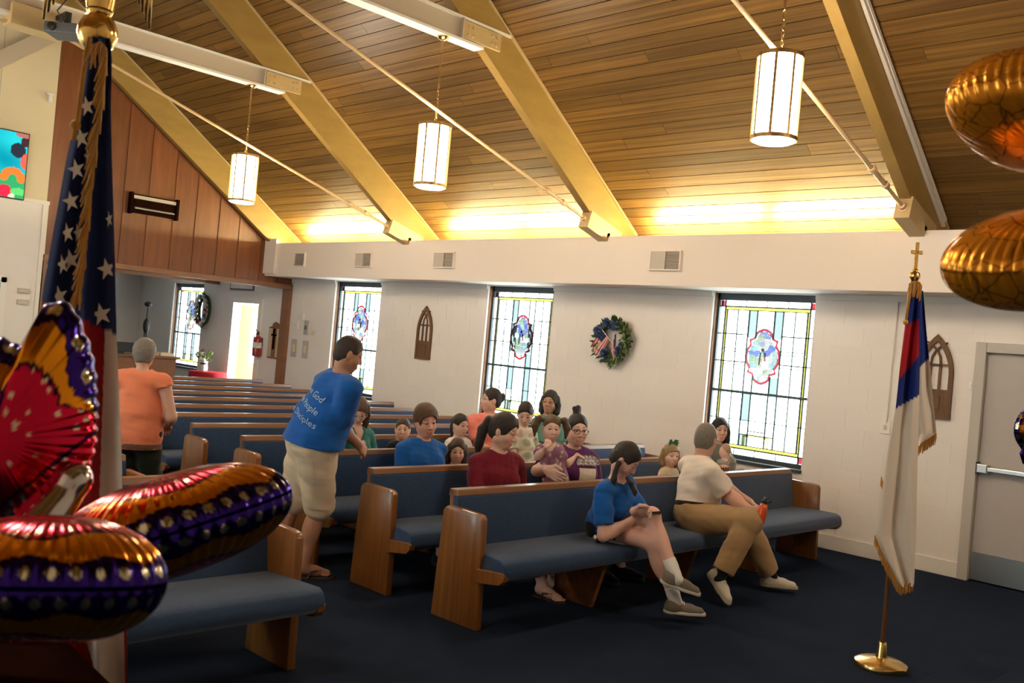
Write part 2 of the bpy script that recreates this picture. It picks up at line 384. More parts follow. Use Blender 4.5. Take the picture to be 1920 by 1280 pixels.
# stained glass windows
def wpane(xc, hw, z0, z1, y, u0, u1, v0, v1, name, m, par, t=.005, gap=.004):
    X = lambda u: xc+hw-.035-u*(2*hw-.07); Z = lambda v: z1-.075-v*(z1-z0-.12)
    return MB().box(X(u1)+gap, X(u0)-gap, y-t, y, Z(v1)+gap, Z(v0)-gap).build(name, m, par)
def med_w(y):
    ys_ = [-.30, -.29, -.26, -.22, -.185, -.18, -.15, -.14, -.07, 0, .07, .13, .15, .18, .185, .22, .26, .29, .30]
    ws_ = [.02, .055, .09, .108, .112, .17, .172, .155, .20, .212, .20, .155, .172, .17, .112, .108, .09, .055, .02]
    return float(np.interp(y, ys_, ws_))
def make_window(n, xc, hw, z0, z1, seed):
    y = YW-.11; fr = MB()
    fr.box(xc-hw, xc-hw+.035, y-.05, y+.03, z0, z1).box(xc+hw-.035, xc+hw, y-.05, y+.03, z0, z1)
    fr.box(xc-hw, xc+hw, y-.05, y+.03, z1-.075, z1).box(xc-hw, xc+hw, y-.05, y+.03, z0, z0+.045)
    o = struct(fr.build('window_%d' % n, 'winframe'))
    MB().box(xc-hw-.01, xc+hw+.01, YW-.075, YW+.025, z0-.03, z0+.002).build('window_sill', 'winframe', o, bevel=.004)
    MB().box(xc+hw-.012, xc+hw, YW-.079, YW-.035, z0, z1).box(xc-hw, xc-hw+.012, YW-.079, YW-.035, z0, z1).build('jamb_lining', 'trimwood', o)
    a = (xc, hw, z0, z1, y); rnd = random.Random(seed); cl = lambda: rnd.choice(G_CLEAR)
    P = lambda u0, u1, v0, v1, m: wpane(*a, u0, u1, v0, v1, 'pane', m, o)
    for u in (0, .945):
        P(u, u+.055, 0, .04, 'glass_red'); P(u, u+.055, .96, 1, 'glass_red')
    for u0, u1 in ((.055, .28), (.28, .50), (.50, .72), (.72, .945)):
        P(u0, u1, 0, .04, cl()); P(u0, u1, .96, 1, cl())
    for u0, u1 in ((0, .055), (.945, 1)):
        for v0, v1 in ((.04, .22), (.22, .40), (.40, .595), (.595, .775), (.775, .96)): P(u0, u1, v0, v1, cl())
    P(.055, .945, .04, .062, 'glass_yellow'); P(.055, .945, .938, .96, 'glass_yellow')
    for v0, v1 in ((.062, .335), (.335, .595), (.595, .938)):
        P(.055, .08, v0, v1, 'glass_yellow'); P(.92, .945, v0, v1, 'glass_yellow')
    cols = [(.08, .20, 0), (.20, .32, 0), (.32, .41, 1), (.41, .59, 2), (.59, .68, 1), (.68, .80, 0), (.80, .92, 0)]
    for u0, u1, kd in cols:
        if kd == 0: rows = (.062, .22, .315, .335, .40, .42, .595, .775, .938)
        elif kd == 1: rows = (.062, .24, .48, .595, .775, .865, .938)
        else: rows = (.062, .24, .48, .595, .84, .865, .938)
        for v0, v1 in zip(rows[:-1], rows[1:]): P(u0, u1, v0, v1, cl() if kd != 1 else rnd.choice(['glass_blue', 'glass_blue', G_CLEAR[1]]))
    X = lambda u: xc+hw-.035-u*(2*hw-.07); Z = lambda v: z1-.075-v*(z1-z0-.12)
    ld = MB()
    def H(v, u0=0, u1=1, w_=.007, d=.006): ld.box(X(u1), X(u0), y-.008, y+d, Z(v)-w_, Z(v)+w_)
    def V(u, v0=0, v1=1, w_=.007): ld.box(X(u)-w_, X(u)+w_, y-.008, y+.006, Z(v1), Z(v0))
    H(.595, w_=.014, d=.02); H(.04); H(.96); V(.055); V(.945); V(.08, .06, .94); V(.92, .06, .94); H(.062, .055, .945, .004); H(.938, .055, .945, .004)
    for v in (.22, .40): H(v, 0, .32, .006); H(v, .68, 1, .006)
    for v in (.315, .335, .42): H(v, .08, .32, .004); H(v, .68, .92, .004)
    H(.775, 0, 1, .004); H(.84, .41, .59, .005); H(.865, .32, .68, .005)
    for u in (.32, .68): V(u, .06, .94)
    for u in (.41, .59): V(u, .06, .24); V(u, .48, .94)
    for u in (.20, .80): V(u, .06, .94, .005)
    for u in (.28, .5, .72): V(u, 0, .04, .003); V(u, .96, 1, .003)
    ld.build('lead_came', 'lead', o)
    # medallion
    cx, cz = X(.5), Z(.355); N = 64
    ts = [-.30+.60*i/30 for i in range(31)]
    out = [(med_w(t), t) for t in ts]+[(-med_w(t), t) for t in ts[::-1]]
    inn = [(p*.85, q*.90) for p, q in out]; M_ = len(out); st = 5
    for i0 in range(0, M_, st):
        i1 = min(i0+st, M_); idx = list(range(i0, i1+1))
        poly = [out[i % M_] for i in idx]+[inn[i % M_] for i in idx[::-1]]
        MB().prism(poly, lambda u, v, t: (cx-u, y+.004+.006*t, cz+v)).build('medallion_border_pane', 'glass_red', o)
    def band(ya, yb, m, dy=.004):
        ts = [ya+(yb-ya)*i/6 for i in range(7)]
        poly = [(med_w(t/.9)*.85, t) for t in ts]+[(-med_w(t/.9)*.85, t) for t in ts[::-1]]
        MB().prism(poly, lambda u, v, t: (cx-u, y+dy+.003*t, cz+v)).build('medallion_pane', m, o)
    def fig(poly, m, dy): MB().prism(poly, lambda u, v, t: (cx-u, y+dy+.003*t, cz+v)).build('figure_pane', m, o)
    # mosaic of small panes, sky above, meadow below
    seeds = [((i-2.5)*.07+rnd.uniform(-.022, .022)+(j % 2)*.02, (j-4.5)*.058+rnd.uniform(-.018, .018)) for i in range(6) for j in range(10)]
    def clip(poly, nx, ny, d):
        out_ = []
        for k in range(len(poly)):
            p, q = poly[k], poly[(k+1) % len(poly)]; a_, b_ = p[0]*nx+p[1]*ny-d, q[0]*nx+q[1]*ny-d
            if a_ <= 0: out_.append(p)
            if (a_ < 0) != (b_ < 0): t_ = a_/(a_-b_); out_.append((p[0]+(q[0]-p[0])*t_, p[1]+(q[1]-p[1])*t_))
        return out_
    wi = lambda t: med_w(max(-.268, min(.268, t))/.9)*.85
    for k, (sx, sy) in enumerate(seeds):
        if abs(sx) > wi(sy)+.03 or abs(sy) > .28: continue
        poly = [(sx-.12, sy-.12), (sx+.12, sy-.12), (sx+.12, sy+.12), (sx-.12, sy+.12)]
        for k2, (tx, ty) in enumerate(seeds):
            if k2 != k and poly: nx, ny = tx-sx, ty-sy; L2 = sqrt(nx*nx+ny*ny); poly = clip(poly, nx/L2, ny/L2, ((tx+sx)*nx+(ty+sy)*ny)/2/L2-.0004)
        poly = [(max(-wi(q), min(wi(q), p)), max(-.268, min(.268, q))) for p, q in poly]
        if len(poly) < 3 or abs(sum(poly[i][0]*poly[i-1][1]-poly[i-1][0]*poly[i][1] for i in range(len(poly)))) < 1.2e-3: continue
        pal = ['glass_lilac', 'glass_sky', 'glass_aqua', 'glass_mist', 'glass_sky'] if .02 < sy < .17 else (['glass_pgreen', 'glass_mist', 'glass_lilac'] if sy >= .17 else ['glass_mist', G_CLEAR[2], 'glass_pgreen', 'glass_aqua', 'glass_mist', 'glass_tan' if n == 4 else 'glass_mist'])
        MB().prism(poly, lambda u, v, t: (cx-u, y+.004+.003*t, cz+v)).build('medallion_pane', rnd.choice(pal), o)
    fig([(.045, -.17), (.05, -.04), (.033, .045), (-.033, .045), (-.05, -.04), (-.045, -.17)], G_CLEAR[2], .009)
    fig([(.050, -.05), (.036, .043), (.016, .043), (.022, -.05)], 'glass_rose', .013); fig([(-.040, -.09), (-.030, .043), (-.018, .043), (-.022, -.09)], 'glass_rose', .013)
    fig([(.017*cos(q), .07+.021*sin(q)) for q in np.linspace(0, 2*pi, 11)[:-1]], 'glass_tan', .011)
    # yellow base box of the lower light
    for (u0, u1, v0, v1) in ((.36, .64, .865, .88), (.36, .385, .88, .94), (.615, .64, .88, .94)): wpane(*a, u0, u1, v0, v1, 'base_pane', 'glass_yellow', o, t=-.006, gap=0)
    return o
def portal(xc, y, w_, h_, zc_, face, name):
    l = bpy.data.lights.new(name, 'AREA'); l.shape = 'RECTANGLE'; l.size = w_; l.size_y = h_; l.cycles.is_portal = True
    o = link(bpy.data.objects.new(name, l)); o.location = (xc, y, zc_); o.rotation_euler = (radians(90*face), 0, 0)
for i, (c, h, a, b) in enumerate(WIN):
    make_window(i+1, c, h, a, b, i); portal(c, YW-.23, 2*h, b-a, (a+b)/2, 1, 'window_daylight')
for i, (a, b, c, d) in enumerate(LW):
    o = struct(MB().box(a, b, YL+.1, YL+.14, c, c+.05).box(a, b, YL+.1, YL+.14, d-.06, d).box(a, a+.05, YL+.1, YL+.14, c, d).box(b-.05, b, YL+.1, YL+.14, c, d).box(a, b, YL+.1, YL+.14, 1.45, 1.49).build('window_%d' % (i+5), 'winframe'))
    MB().box(a+.05, b-.05, YL+.117, YL+.122, c+.05, 1.45).build('pane', G_CLEAR[1], o); MB().box(a+.05, b-.05, YL+.117, YL+.122, 1.49, d-.06).build('pane', G_CLEAR[1], o)
    portal((a+b)/2, YL+.22, b-a, d-c, (c+d)/2, -1, 'window_left_offscreen')
portal((NDOOR[0]+NDOOR[1])/2, YW-.24, NDOOR[1]-NDOOR[0], 2.06, 1.03, 1, 'doorway_daylight')

# chancel steps at the camera's feet
struct(MB().prism([(XF, YL), (1.84, YL), (1.84, -5.8), (1.35, -6.75), (XF, -6.75)], lambda u, v, t: (u, v, .18*t)).build('floor_step_1', 'carpet', bevel=.02))
struct(MB().prism([(XF, YL), (1.42, YL), (1.42, -5.36), (1.05, -6.1), (XF, -6.1)], lambda u, v, t: (u, v, .18+.18*t)).build('floor_step_2', 'carpet', bevel=.02))

# side door in the window wall
d = struct(MB().box(DOOR[0]+.03, DOOR[1]-.03, YW-.07, YW-.025, .012, 2.03).build('door_1', 'greydoor', bevel=.003))
MB().box(DOOR[0]+.04, DOOR[1]-.035, YW-.026, YW-.021, .015, .26).build('kick_plate', 'steel', d)
MB().box(2.80, 2.89, YW-.025, YW+.06, .965, 1.045).build('bar_housing', 'steel', d, bevel=.008)
MB().box(1.96, 2.82, YW+.02, YW+.05, .985, 1.025).build('panic_bar', 'steel', d, bevel=.006)
MB().box(2.885, 2.905, YW-.02, YW+.03, .95, 1.06).build('latch', 'black', d)
struct(MB().box(DOOR[1]-.03, DOOR[1]+.06, YW-.08, YW+.03, 0, 2.12).box(DOOR[0]-.06, DOOR[0]+.03, YW-.08, YW+.03, 0, 2.12).box(DOOR[0]+.031, DOOR[1]-.031, YW-.078, YW+.028, 2.032, 2.12).build('trim_7', 'doorframe', bevel=.005))
struct(MB().box(DOOR[0], DOOR[1], YW-.25, YW-.2, 0, 2.1).build('wall_behind_door', 'plaster'))

# pews
def make_pew(y0, y1, label, group):
    """local x = 0 at the front foot of the end panel; aisle end y1 > wall end y0"""
    r = thing('pew', label, 'pew', (0, 0, 0), group)
    prof = [(.02, 0), (.43, 0), (.415, .30), (.395, .665), (.37, .69), (.345, .697), (.10, .69), (.062, .683), (.045, .66), (.03, .35)]
    for ya, yb in ((y1-.05, y1), (y0, y0+.05)):
        MB().prism(prof, lambda u, v, t: (u, ya+(yb-ya)*t, v)).build('end_panel', 'pewend', r, bevel=.008, smooth='auto')
    a, b = y0+.05, y1-.05
    bk = [(.33, .44), (.375, .79), (.40, .79), (.368, .30), (.343, .30)]
    MB().prism(bk, lambda u, v, t: (u, a+(b-a)*t, v)).build('back_board', 'pewback', r)
    cu = [(.27, .43), (.285, .42), (.33, .44), (.374, .752), (.365, .757), (.33, .755), (.318, .745)]
    MB().prism(cu, lambda u, v, t: (u, a+(b-a)*t, v)).build('back_cushion', 'uphol', r, bevel=.006, smooth='auto')
    MB().prism([(.322, .752), (.335, .792), (.405, .792), (.41, .745), (.37, .748)], lambda u, v, t: (u, a+(b-a)*t, v)).build('top_rail', 'pewrail', r, bevel=.005)
    st = [(-.185, .40), (-.17, .435), (-.13, .455), (.05, .462), (.30, .445), (.31, .40), (.25, .385), (-.10, .33), (-.16, .335), (-.185, .365)]
    MB().prism(st, lambda u, v, t: (u, y0+(y1-y0)*t if u < -.02 else a+(b-a)*t, v)).build('seat', 'uphol', r, bevel=.012, smooth='auto')
    for ya in (y1-.045, y0+.0):
        MB().prism([(.05, .285), (.05, .37), (-.165, .392), (-.185, .38), (-.18, .345), (-.15, .315)], lambda u, v, t: (u, ya+.045*t-.004+.012*(ya > (y0+y1)/2), v)).build('seat_bracket', 'pewend', r, bevel=.004)
    n = 3
    for j in range(1, n+1):
        yy = y1-(y1-y0)*(j)/(n+1)
        MB().prism([(.02, 0), (.35, 0), (.37, .40), (-.08, .34)], lambda u, v, t: (u, yy-.02+.04*t, v)).build('support_panel', 'pewback', r, bevel=.003)
    return r
PX = [4.0+.855*i for i in range(12)]
proto = make_pew(-8.41, -4.03, '', 'pews of the block along the window wall')
ordn = ['front pew', 'second pew', 'third pew', 'fourth pew', 'fifth pew', 'sixth pew', 'seventh pew', 'eighth pew', 'ninth pew', 'tenth pew', 'eleventh pew', 'rearmost pew']
for i, x in enumerate(PX):
    o = proto if i == 0 else dup(proto); o.location = (x, 0, 0)
    o['label'] = 'blue upholstered wooden pew, %s of the block beside the stained glass wall' % ordn[i]
proto = make_pew(-2.78, 1.6, '', 'pews of the block across the aisle')
for i, x in enumerate(PX[:7]):
    o = proto if i == 0 else dup(proto); o.location = (x, 0, 0)
    o['label'] = 'blue upholstered wooden pew, %s across the aisle, behind the large flag' % ordn[i]

# pendant lamps
def lamp(x, y, z0, z1, label, off=''):
    r = thing('pendant_lamp'+off, label, 'lamp', (x, y, z0)); R_ = .155
    MB().lathe((x, y, 4.575), [(.062, 0), (.062, -.012), (.045, -.03), (.02, -.04)], 20).build('canopy', 'brass', r, smooth='auto')
    z = z1+.045; k = 0; ch = MB()
    while z < 4.54:
        q = .012; a = (q, 0) if k % 2 else (0, q)
        ch.tube([(x+a[0]*cos(t), y+a[1]*cos(t), z+.022*sin(t)) for t in np.linspace(0, 2*pi, 8)[:-1]], .0028, 5, closed=True)
        z += .036; k += 1
    ch.build('chain', 'brassdark', r)
    MB().tube([(x, y, z1+.06), (x+.012, y, z1+.3), (x-.006, y+.01, (z1+4.5)/2), (x, y, 4.55)], .004, 5).build('cord', 'brassdark', r)
    MB().lathe((x, y, z0+.02), [(R_-.012, 0), (R_-.012, z1-z0-.04)], 40).build('shade'+off, 'lampglow', r, smooth='auto')
    MB().lathe((x, y, z0), [(R_*.25, -.006), (R_*.8, .0), (R_-.008, .012), (R_-.008, .022)], 40).build('diffuser'+off, 'lampglow', r, smooth='auto')
    for z in (z0+.012, z1-.03):
        n = 40; m = MB(); 
        vs = [(x+q*cos(2*pi*k/n), y+q*sin(2*pi*k/n), zz) for q, zz in ((R_-.010, z), (R_+.004, z), (R_+.004, z+.028), (R_-.010, z+.028)) for k in range(n)]
        m.add(vs, [(i*n+k, i*n+(k+1) % n, ((i+1) % 4)*n+(k+1) % n, ((i+1) % 4)*n+k) for i in range(4) for k in range(n)]).build('ring', 'brassdark', r, smooth='auto')
    for k in range(8):
        t = 2*pi*k/8+.35; c_, s_ = cos(t), sin(t)
        MB().obox((x+R_*c_, y+R_*s_, (z0+z1)/2), (.006*c_, .006*s_, 0), (-.0095*s_, .0095*c_, 0), (0, 0, (z1-z0)/2-.012)).build('rib', 'brassdark', r)
    MB().lathe((x, y, z1-.03), [(R_-.01, 0), (R_-.01, .004), (.03, .012), (.012, .03), (.012, .06)], 24).build('top_cap', 'brassdark', r, smooth='auto')
lamp(3.39, -5.87, 3.27, 3.88, 'glowing cylinder pendant with brass ribs, hung from the truss with the cable raceway')
lamp(6.95, -5.83, 3.13, 3.74, 'glowing cylinder pendant with brass ribs, hung from the middle truss')
lamp(10.50, -5.88, 3.14, 3.73, 'glowing cylinder pendant with brass ribs, in front of the wood panelled gable')
lamp(TR0, -5.85, 3.14, 3.74, 'glowing cylinder pendant above the chancel steps', '_offscreen')
for i, x in enumerate(TR[:3]): lamp(x, 2*YR+5.85, 3.14, 3.74, 'glowing cylinder pendant across the aisle on %s truss' % ['the raceway', 'the middle', 'the projector'][i], '_offscreen')
# ================================================================== people: smooth implicit bodies turned into meshes
def V3(*a): return np.array(a, float)
def nrm(v): v = np.array(v, float); return v/np.linalg.norm(v)
def rotv(v, ax, a):
    ax = nrm(ax); v = np.array(v, float)
    return v*cos(a)+np.cross(ax, v)*sin(a)+ax*np.dot(ax, v)*(1-cos(a))
class SDF:
    def __init__(s): s.p = []
    def cone(s, a, b, ra, rb, k=.03, op='+', end=None):
        a, b = V3(*a), V3(*b); R_ = max(ra, rb)
        s.p.append(('c', (a, b, ra, rb, end), k, op, np.minimum(a, b)-R_, np.maximum(a, b)+R_)); return s
    def ell(s, c, r, B=None, k=.03, op='+'):
        c = V3(*c); r = V3(*(r if hasattr(r, '__len__') else (r, r, r))); B = np.eye(3) if B is None else B
        e = np.sqrt(((B*r[:, None])**2).sum(0))
        s.p.append(('e', (c, r, B), k, op, c-e, c+e)); return s
    def chain(s, pts, rs, k=.015, op='+'):
        for i in range(len(pts)-1): s.cone(pts[i], pts[i+1], rs[i], rs[i+1], k, op)
        return s
    def cut(s, o, n, lo=None, hi=None):
        """removes what lies beyond the plane through o with outward normal n (inside the box lo..hi)"""
        s.p.append(('p', (V3(*o), nrm(n)), 0, '&', lo, hi)); return s
    def noise(s, amp, freq, seed=0):
        rs = np.random.RandomState(seed); d = rs.randn(7, 3); d /= np.linalg.norm(d, axis=1)[:, None]
        s.p.append(('n', (amp, d*freq*(.6+rs.rand(7, 1)), rs.rand(7)*6.28), 0, 'n', None, None)); return s
    def field(s, lo, hi, h):
        n = [max(4, int(math.ceil((hi[i]-lo[i])/h))+1) for i in range(3)]
        ax = [(lo[i]+h*np.arange(n[i])).astype(np.float32) for i in range(3)]
        A = np.full(n, 1.0, np.float32)
        for kd, pr, k, op, plo, phi in s.p:
            if plo is None: sl = (slice(None),)*3
            else:
                m = k+3*h+.012; sl = []
                for i in range(3):
                    a = np.searchsorted(ax[i], plo[i]-m); b = np.searchsorted(ax[i], phi[i]+m); sl.append(slice(a, b))
                if any(q.stop <= q.start for q in sl): continue
                sl = tuple(sl)
            x = ax[0][sl[0]][:, None, None]; y = ax[1][sl[1]][None, :, None]; z = ax[2][sl[2]][None, None, :]
            if kd == 'c':
                a, b, ra, rb, end = pr; d = b-a; dd = max(float(d@d), 1e-9); px, py, pz = x-a[0], y-a[1], z-a[2]
                t = np.clip((px*d[0]+py*d[1]+pz*d[2])/dd, 0, 1)
                D = np.sqrt((px-t*d[0])**2+(py-t*d[1])**2+(pz-t*d[2])**2)-(ra+(rb-ra)*t)
                if end is not None: o, nn = end; D = np.maximum(D, (x-o[0])*nn[0]+(y-o[1])*nn[1]+(z-o[2])*nn[2])
            elif kd == 'e':
                c, r, B = pr; px, py, pz = x-c[0], y-c[1], z-c[2]
                q = [(B[i, 0]*px+B[i, 1]*py+B[i, 2]*pz) for i in range(3)]
                k0 = np.sqrt(sum((q[i]/r[i])**2 for i in range(3))); k1 = np.sqrt(sum((q[i]/r[i]**2)**2 for i in range(3)))
                D = k0*(k0-1)/np.maximum(k1, 1e-6)
            elif kd == 'p':
                o, nn = pr; A[sl] = np.maximum(A[sl], (x-o[0])*nn[0]+(y-o[1])*nn[1]+(z-o[2])*nn[2]); continue
            elif kd == 'n':
                amp, ds, ph = pr; w_ = 0
                for q in range(len(ph)): w_ = w_+np.sin(ds[q, 0]*x+ds[q, 1]*y+ds[q, 2]*z+ph[q])
                A[sl] += amp*w_/2.6; continue
            W = A[sl]
            if op == '+':
                if k > 0: h_ = np.maximum(k-np.abs(W-D), 0)/k; A[sl] = np.minimum(W, D)-h_*h_*k*.25
                else: A[sl] = np.minimum(W, D)
            else:
                D = -D
                if k > 0: h_ = np.maximum(k-np.abs(W-D), 0)/k; A[sl] = np.maximum(W, D)+h_*h_*k*.25
                else: A[sl] = np.maximum(W, D)
        return A, np.array([q[0] for q in ax])
    def bounds(s):
        q = [(a, b) for kd, _, _, op, a, b in s.p if op == '+' and a is not None]
        return np.min([a for a, b in q], 0), np.max([b for a, b in q], 0)
    def mesh(s, h, lo=None, hi=None, pad=.03):
        if lo is None: lo, hi = s.bounds(); lo = lo-pad; hi = hi+pad
        A, o = s.field(lo, hi, h); return surfnet(A, o, h)
def surfnet(A, o, h):
    s = A < 0; nx, ny, nz = A.shape
    c = [s[i:nx-1+i, j:ny-1+j, k:nz-1+k] for i in (0, 1) for j in (0, 1) for k in (0, 1)]
    any_ = c[0].copy(); all_ = c[0].copy()
    for q in c[1:]: any_ |= q; all_ &= q
    m = any_ & ~all_; I = np.argwhere(m); idx = np.full(m.shape, -1, np.int64); idx[m] = np.arange(len(I))
    pos = np.zeros((len(I), 3)); cnt = np.zeros(len(I))
    for a in range(3):
        for u in (0, 1):
            for v in (0, 1):
                d0 = np.zeros(3, int); others = [q for q in range(3) if q != a]; d0[others[0]] = u; d0[others[1]] = v
                d1 = d0.copy(); d1[a] = 1
                f0 = A[I[:, 0]+d0[0], I[:, 1]+d0[1], I[:, 2]+d0[2]]; f1 = A[I[:, 0]+d1[0], I[:, 1]+d1[1], I[:, 2]+d1[2]]
                x = (f0 < 0) != (f1 < 0); t = np.where(x, f0/np.where(x, f0-f1, 1), 0)
                P = I+d0; P = P.astype(float); P[:, a] += t; pos[x] += P[x]; cnt[x] += 1
    V = o+h*pos/np.maximum(cnt, 1)[:, None]; F = []
    for a in range(3):
        b, c_ = [(1, 2), (2, 0), (0, 1)][a]
        n = [nx, ny, nz]; sl0 = [slice(0, n[q]) for q in range(3)]; sl1 = list(sl0)
        sl0[a] = slice(0, n[a]-1); sl1[a] = slice(1, n[a]); S0, S1 = s[tuple(sl0)], s[tuple(sl1)]
        E = np.argwhere(S0 != S1)
        ok = (E[:, b] > 0) & (E[:, c_] > 0) & (E[:, b] < n[b]-1) & (E[:, c_] < n[c_]-1); E = E[ok]
        if not len(E): continue
        fl = S0[E[:, 0], E[:, 1], E[:, 2]]
        def ci(db, dc):
            q = E.copy(); q[:, b] += db; q[:, c_] += dc; return idx[q[:, 0], q[:, 1], q[:, 2]]
        Q = np.stack([ci(-1, -1), ci(0, -1), ci(0, 0), ci(-1, 0)], 1); Q[~fl] = Q[~fl][:, ::-1]; F.append(Q)
    F = np.concatenate(F) if F else np.zeros((0, 4), int); F = F[(F >= 0).all(1)]
    return V, F
def np_obj(name, V, F, mats, parent=None, col=None, smooth=True, mi=None):
    off = np.array(wloc(parent)) if parent is not None else np.zeros(3)
    me = bpy.data.meshes.new(name); V = V-off
    me.vertices.add(len(V)); me.vertices.foreach_set('co', V.astype(np.float32).ravel())
    k = F.shape[1]; me.loops.add(F.size); me.loops.foreach_set('vertex_index', F.astype(np.int32).ravel())
    me.polygons.add(len(F)); me.polygons.foreach_set('loop_start', np.arange(0, F.size, k, dtype=np.int32)); me.polygons.foreach_set('loop_total', np.full(len(F), k, np.int32))
    me.polygons.foreach_set('use_smooth', [smooth]*len(F))
    for m in (mats if isinstance(mats, (list, tuple)) else [mats]): me.materials.append(MAT[m] if isinstance(m, str) else m)
    if mi is not None: me.polygons.foreach_set('material_index', mi)
    me.update(calc_edges=True); me.validate()
    if col is not None:
        at = me.color_attributes.new('Col', 'FLOAT_COLOR', 'POINT'); at.data.foreach_set('color', np.c_[col, np.ones(len(col))].astype(np.float32).ravel())
    o = link(bpy.data.objects.new(name, me)); o.parent = parent
    return o
def join(parts):
    Vs, Fs, b = [], [], 0
    for v, f in parts: Vs.append(v); Fs.append(f+b); b += len(v)
    return np.concatenate(Vs), np.concatenate(Fs)

mat('skin', (.6, .35, .25), .5, vcol='Col', spec=.35, bump=(150, .06))
for q in ('skin',): MAT[q].node_tree.nodes['Principled BSDF'].inputs['Subsurface Weight'].default_value = .0
mat('eyewhite', (.75, .72, .70), .25); mat('iris', (.035, .022, .014), .15)
def hairmat(name, col):
    m = mat(name, col, .40, noise=((230, 230, 16), .85, tuple(c*.38 for c in col)), spec=.4); nt = m.node_tree; N = nt.nodes
    tx = [q for q in N if q.type == 'TEX_NOISE'][0]; bp = N.new('ShaderNodeBump'); bp.inputs['Strength'].default_value = .55; bp.inputs['Distance'].default_value = .012
    nt.links.new(tx.outputs['Fac'], bp.inputs['Height']); nt.links.new(bp.outputs['Normal'], N['Principled BSDF'].inputs['Normal']); return m
hairmat('hair_dark', (.030, .019, .013)); hairmat('hair_brown', (.085, .045, .022)); hairmat('hair_black', (.016, .012, .011))
hairmat('hair_lightbrown', (.17, .095, .045)); hairmat('hair_blond', (.40, .27, .13)); hairmat('hair_grey', (.27, .23, .19)); hairmat('hair_auburn', (.13, .062, .026))
_cl = {}
def cloth(col, fine=True, vc=None):
    k = (tuple(round(c, 3) for c in col), vc)
    if k not in _cl: _cl[k] = mat('cloth_%d' % len(_cl), col, .88, noise=((9, 9, 9), .22, tuple(c*.78 for c in col)), bump=(220, .12), spec=.15, sheen=.15, vcol=vc)
    return _cl[k]

def ik(S0, T, a, b, pole):
    d = T-S0; L = np.linalg.norm(d); d = d/L; L = min(L, (a+b)*.998)
    x = (a*a-b*b+L*L)/(2*L); y = sqrt(max(a*a-x*x, 0)); p = np.array(pole, float); p = p-d*(p@d); p = nrm(p)
    return S0+d*x+p*y, S0+d*L
def hand_prims(sd, W, d, n, side, s, curl=.5, spread=1.0, thumb=.6):
    """W wrist, d hand direction, n palm normal, side = direction towards the thumb"""
    d = nrm(d); n = nrm(n-d*(n@d)); sd_ = nrm(np.cross(d, n)); 
    if sd_@side < 0: sd_ = -sd_
    B = np.array([d, sd_, n])
    sd.ell(W+d*.046*s, (.052*s, .040*s, .0165*s), B, .02)
    ends = []
    for off, ln in ((.030, .068), (.0105, .077), (-.0095, .072), (-.028, .056)):
        p = W+d*.082*s+sd_*off*s; dr = nrm(d+sd_*off*2.2*spread); a = 0; pts = [p-dr*.02*s, p]
        for seg, f in ((.44, .8), (.32, 1.0), (.26, .8)):
            a += curl*f; dd = dr*cos(a)+n*sin(a); pts.append(pts[-1]+dd*ln*seg*s)
        sd.chain(pts, [.0098*s, .0094*s, .0086*s, .0080*s, .0068*s], .006); ends.append(pts[-1])
    p = W+d*.022*s+sd_*.026*s; t1 = p+nrm(d*.62+sd_*.62+n*.3*thumb)*.038*s; t2 = t1+nrm(d*.9+sd_*.12+n*.45*thumb)*.032*s; t3 = t2+nrm(d*.95-sd_*.1+n*.5*thumb)*.024*s
    sd.chain([p, t1, t2, t3], [.014*s, .0115*s, .0102*s, .0082*s], .012)
    return ends
EYE_UP = .004
def head_prims(sd, c, B, s, neck_to, male=False, child=False, chub=1.0):
    F_, L_, U_ = B
    P = lambda f, l, u: c+s*(F_*f+L_*l+U_*u)
    jw = .9 if child else 1.0
    sd.ell(P(-.008, 0, .030), s*V3(.096, .075, .094), B, .02)
    sd.ell(P(.022, 0, -.038), s*V3(.066, .058*chub, .082*jw), B, .035)
    sd.ell(P(.048, 0, -.094*jw), s*V3(.032, .034*chub, .026), B, .03)
    for q in (-1, 1):
        sd.ell(P(.052, q*.034, -.034), s*V3(.026, .026*chub, .028), B, .025)
        sd.ell(P(-.012, q*.052, -.058), s*V3(.034, .022*chub, .035), B, .03)
        sd.cone(P(.077, q*.010, .026), P(.064, q*.046, .022), .0125*s, .012*s, .012)
        sd.ell(P(.100, q*.031, EYE_UP), s*V3(.020, .019, .0135), B, .010, '-')
        sd.cone(P(.074, q*.031, EYE_UP), P(.0745, q*.031, EYE_UP), .0125*s, .0125*s, .004)
        sd.cone(P(.0790, q*.031-.013, EYE_UP+.0068), P(.0790, q*.031+.013, EYE_UP+.0068), .0062*s, .0062*s, .004); sd.cone(P(.0782, q*.031-.012, EYE_UP-.0082), P(.0782, q*.031+.012, EYE_UP-.0082), .0048*s, .0048*s, .004)
        sd.ell(P(-.010, q*.080, -.010), s*V3(.021, .0105, .033), nrm_basis(F_, L_, U_, q*.35), .008)
        sd.ell(P(.090, q*.0115, -.036), s*V3(.010, .0085, .0075), B, .006)
    sd.chain([P(.080, 0, .018), P(.094, 0, -.008), P(.1045, 0, -.030)], [.0075*s, .0085*s, .0115*s], .010)
    sd.cone(P(.0835, -.016, -.066), P(.0835, .016, -.066), .0085*s, .0085*s, .008); sd.cone(P(.0835, -.012, -.077), P(.0835, .012, -.077), .0088*s, .0088*s, .008)
    sd.cone(P(.097, -.022, -.0712), P(.097, .022, -.0712), .0035*s, .0035*s, .004, '-')
    sd.cone(P(-.022, 0, -.055), neck_to, (.055 if male else .043)*s, (.062 if male else .050)*s, .03)
def nrm_basis(F_, L_, U_, a):
    return np.array([F_*cos(a)-L_*sin(a), L_*cos(a)+F_*sin(a), U_])
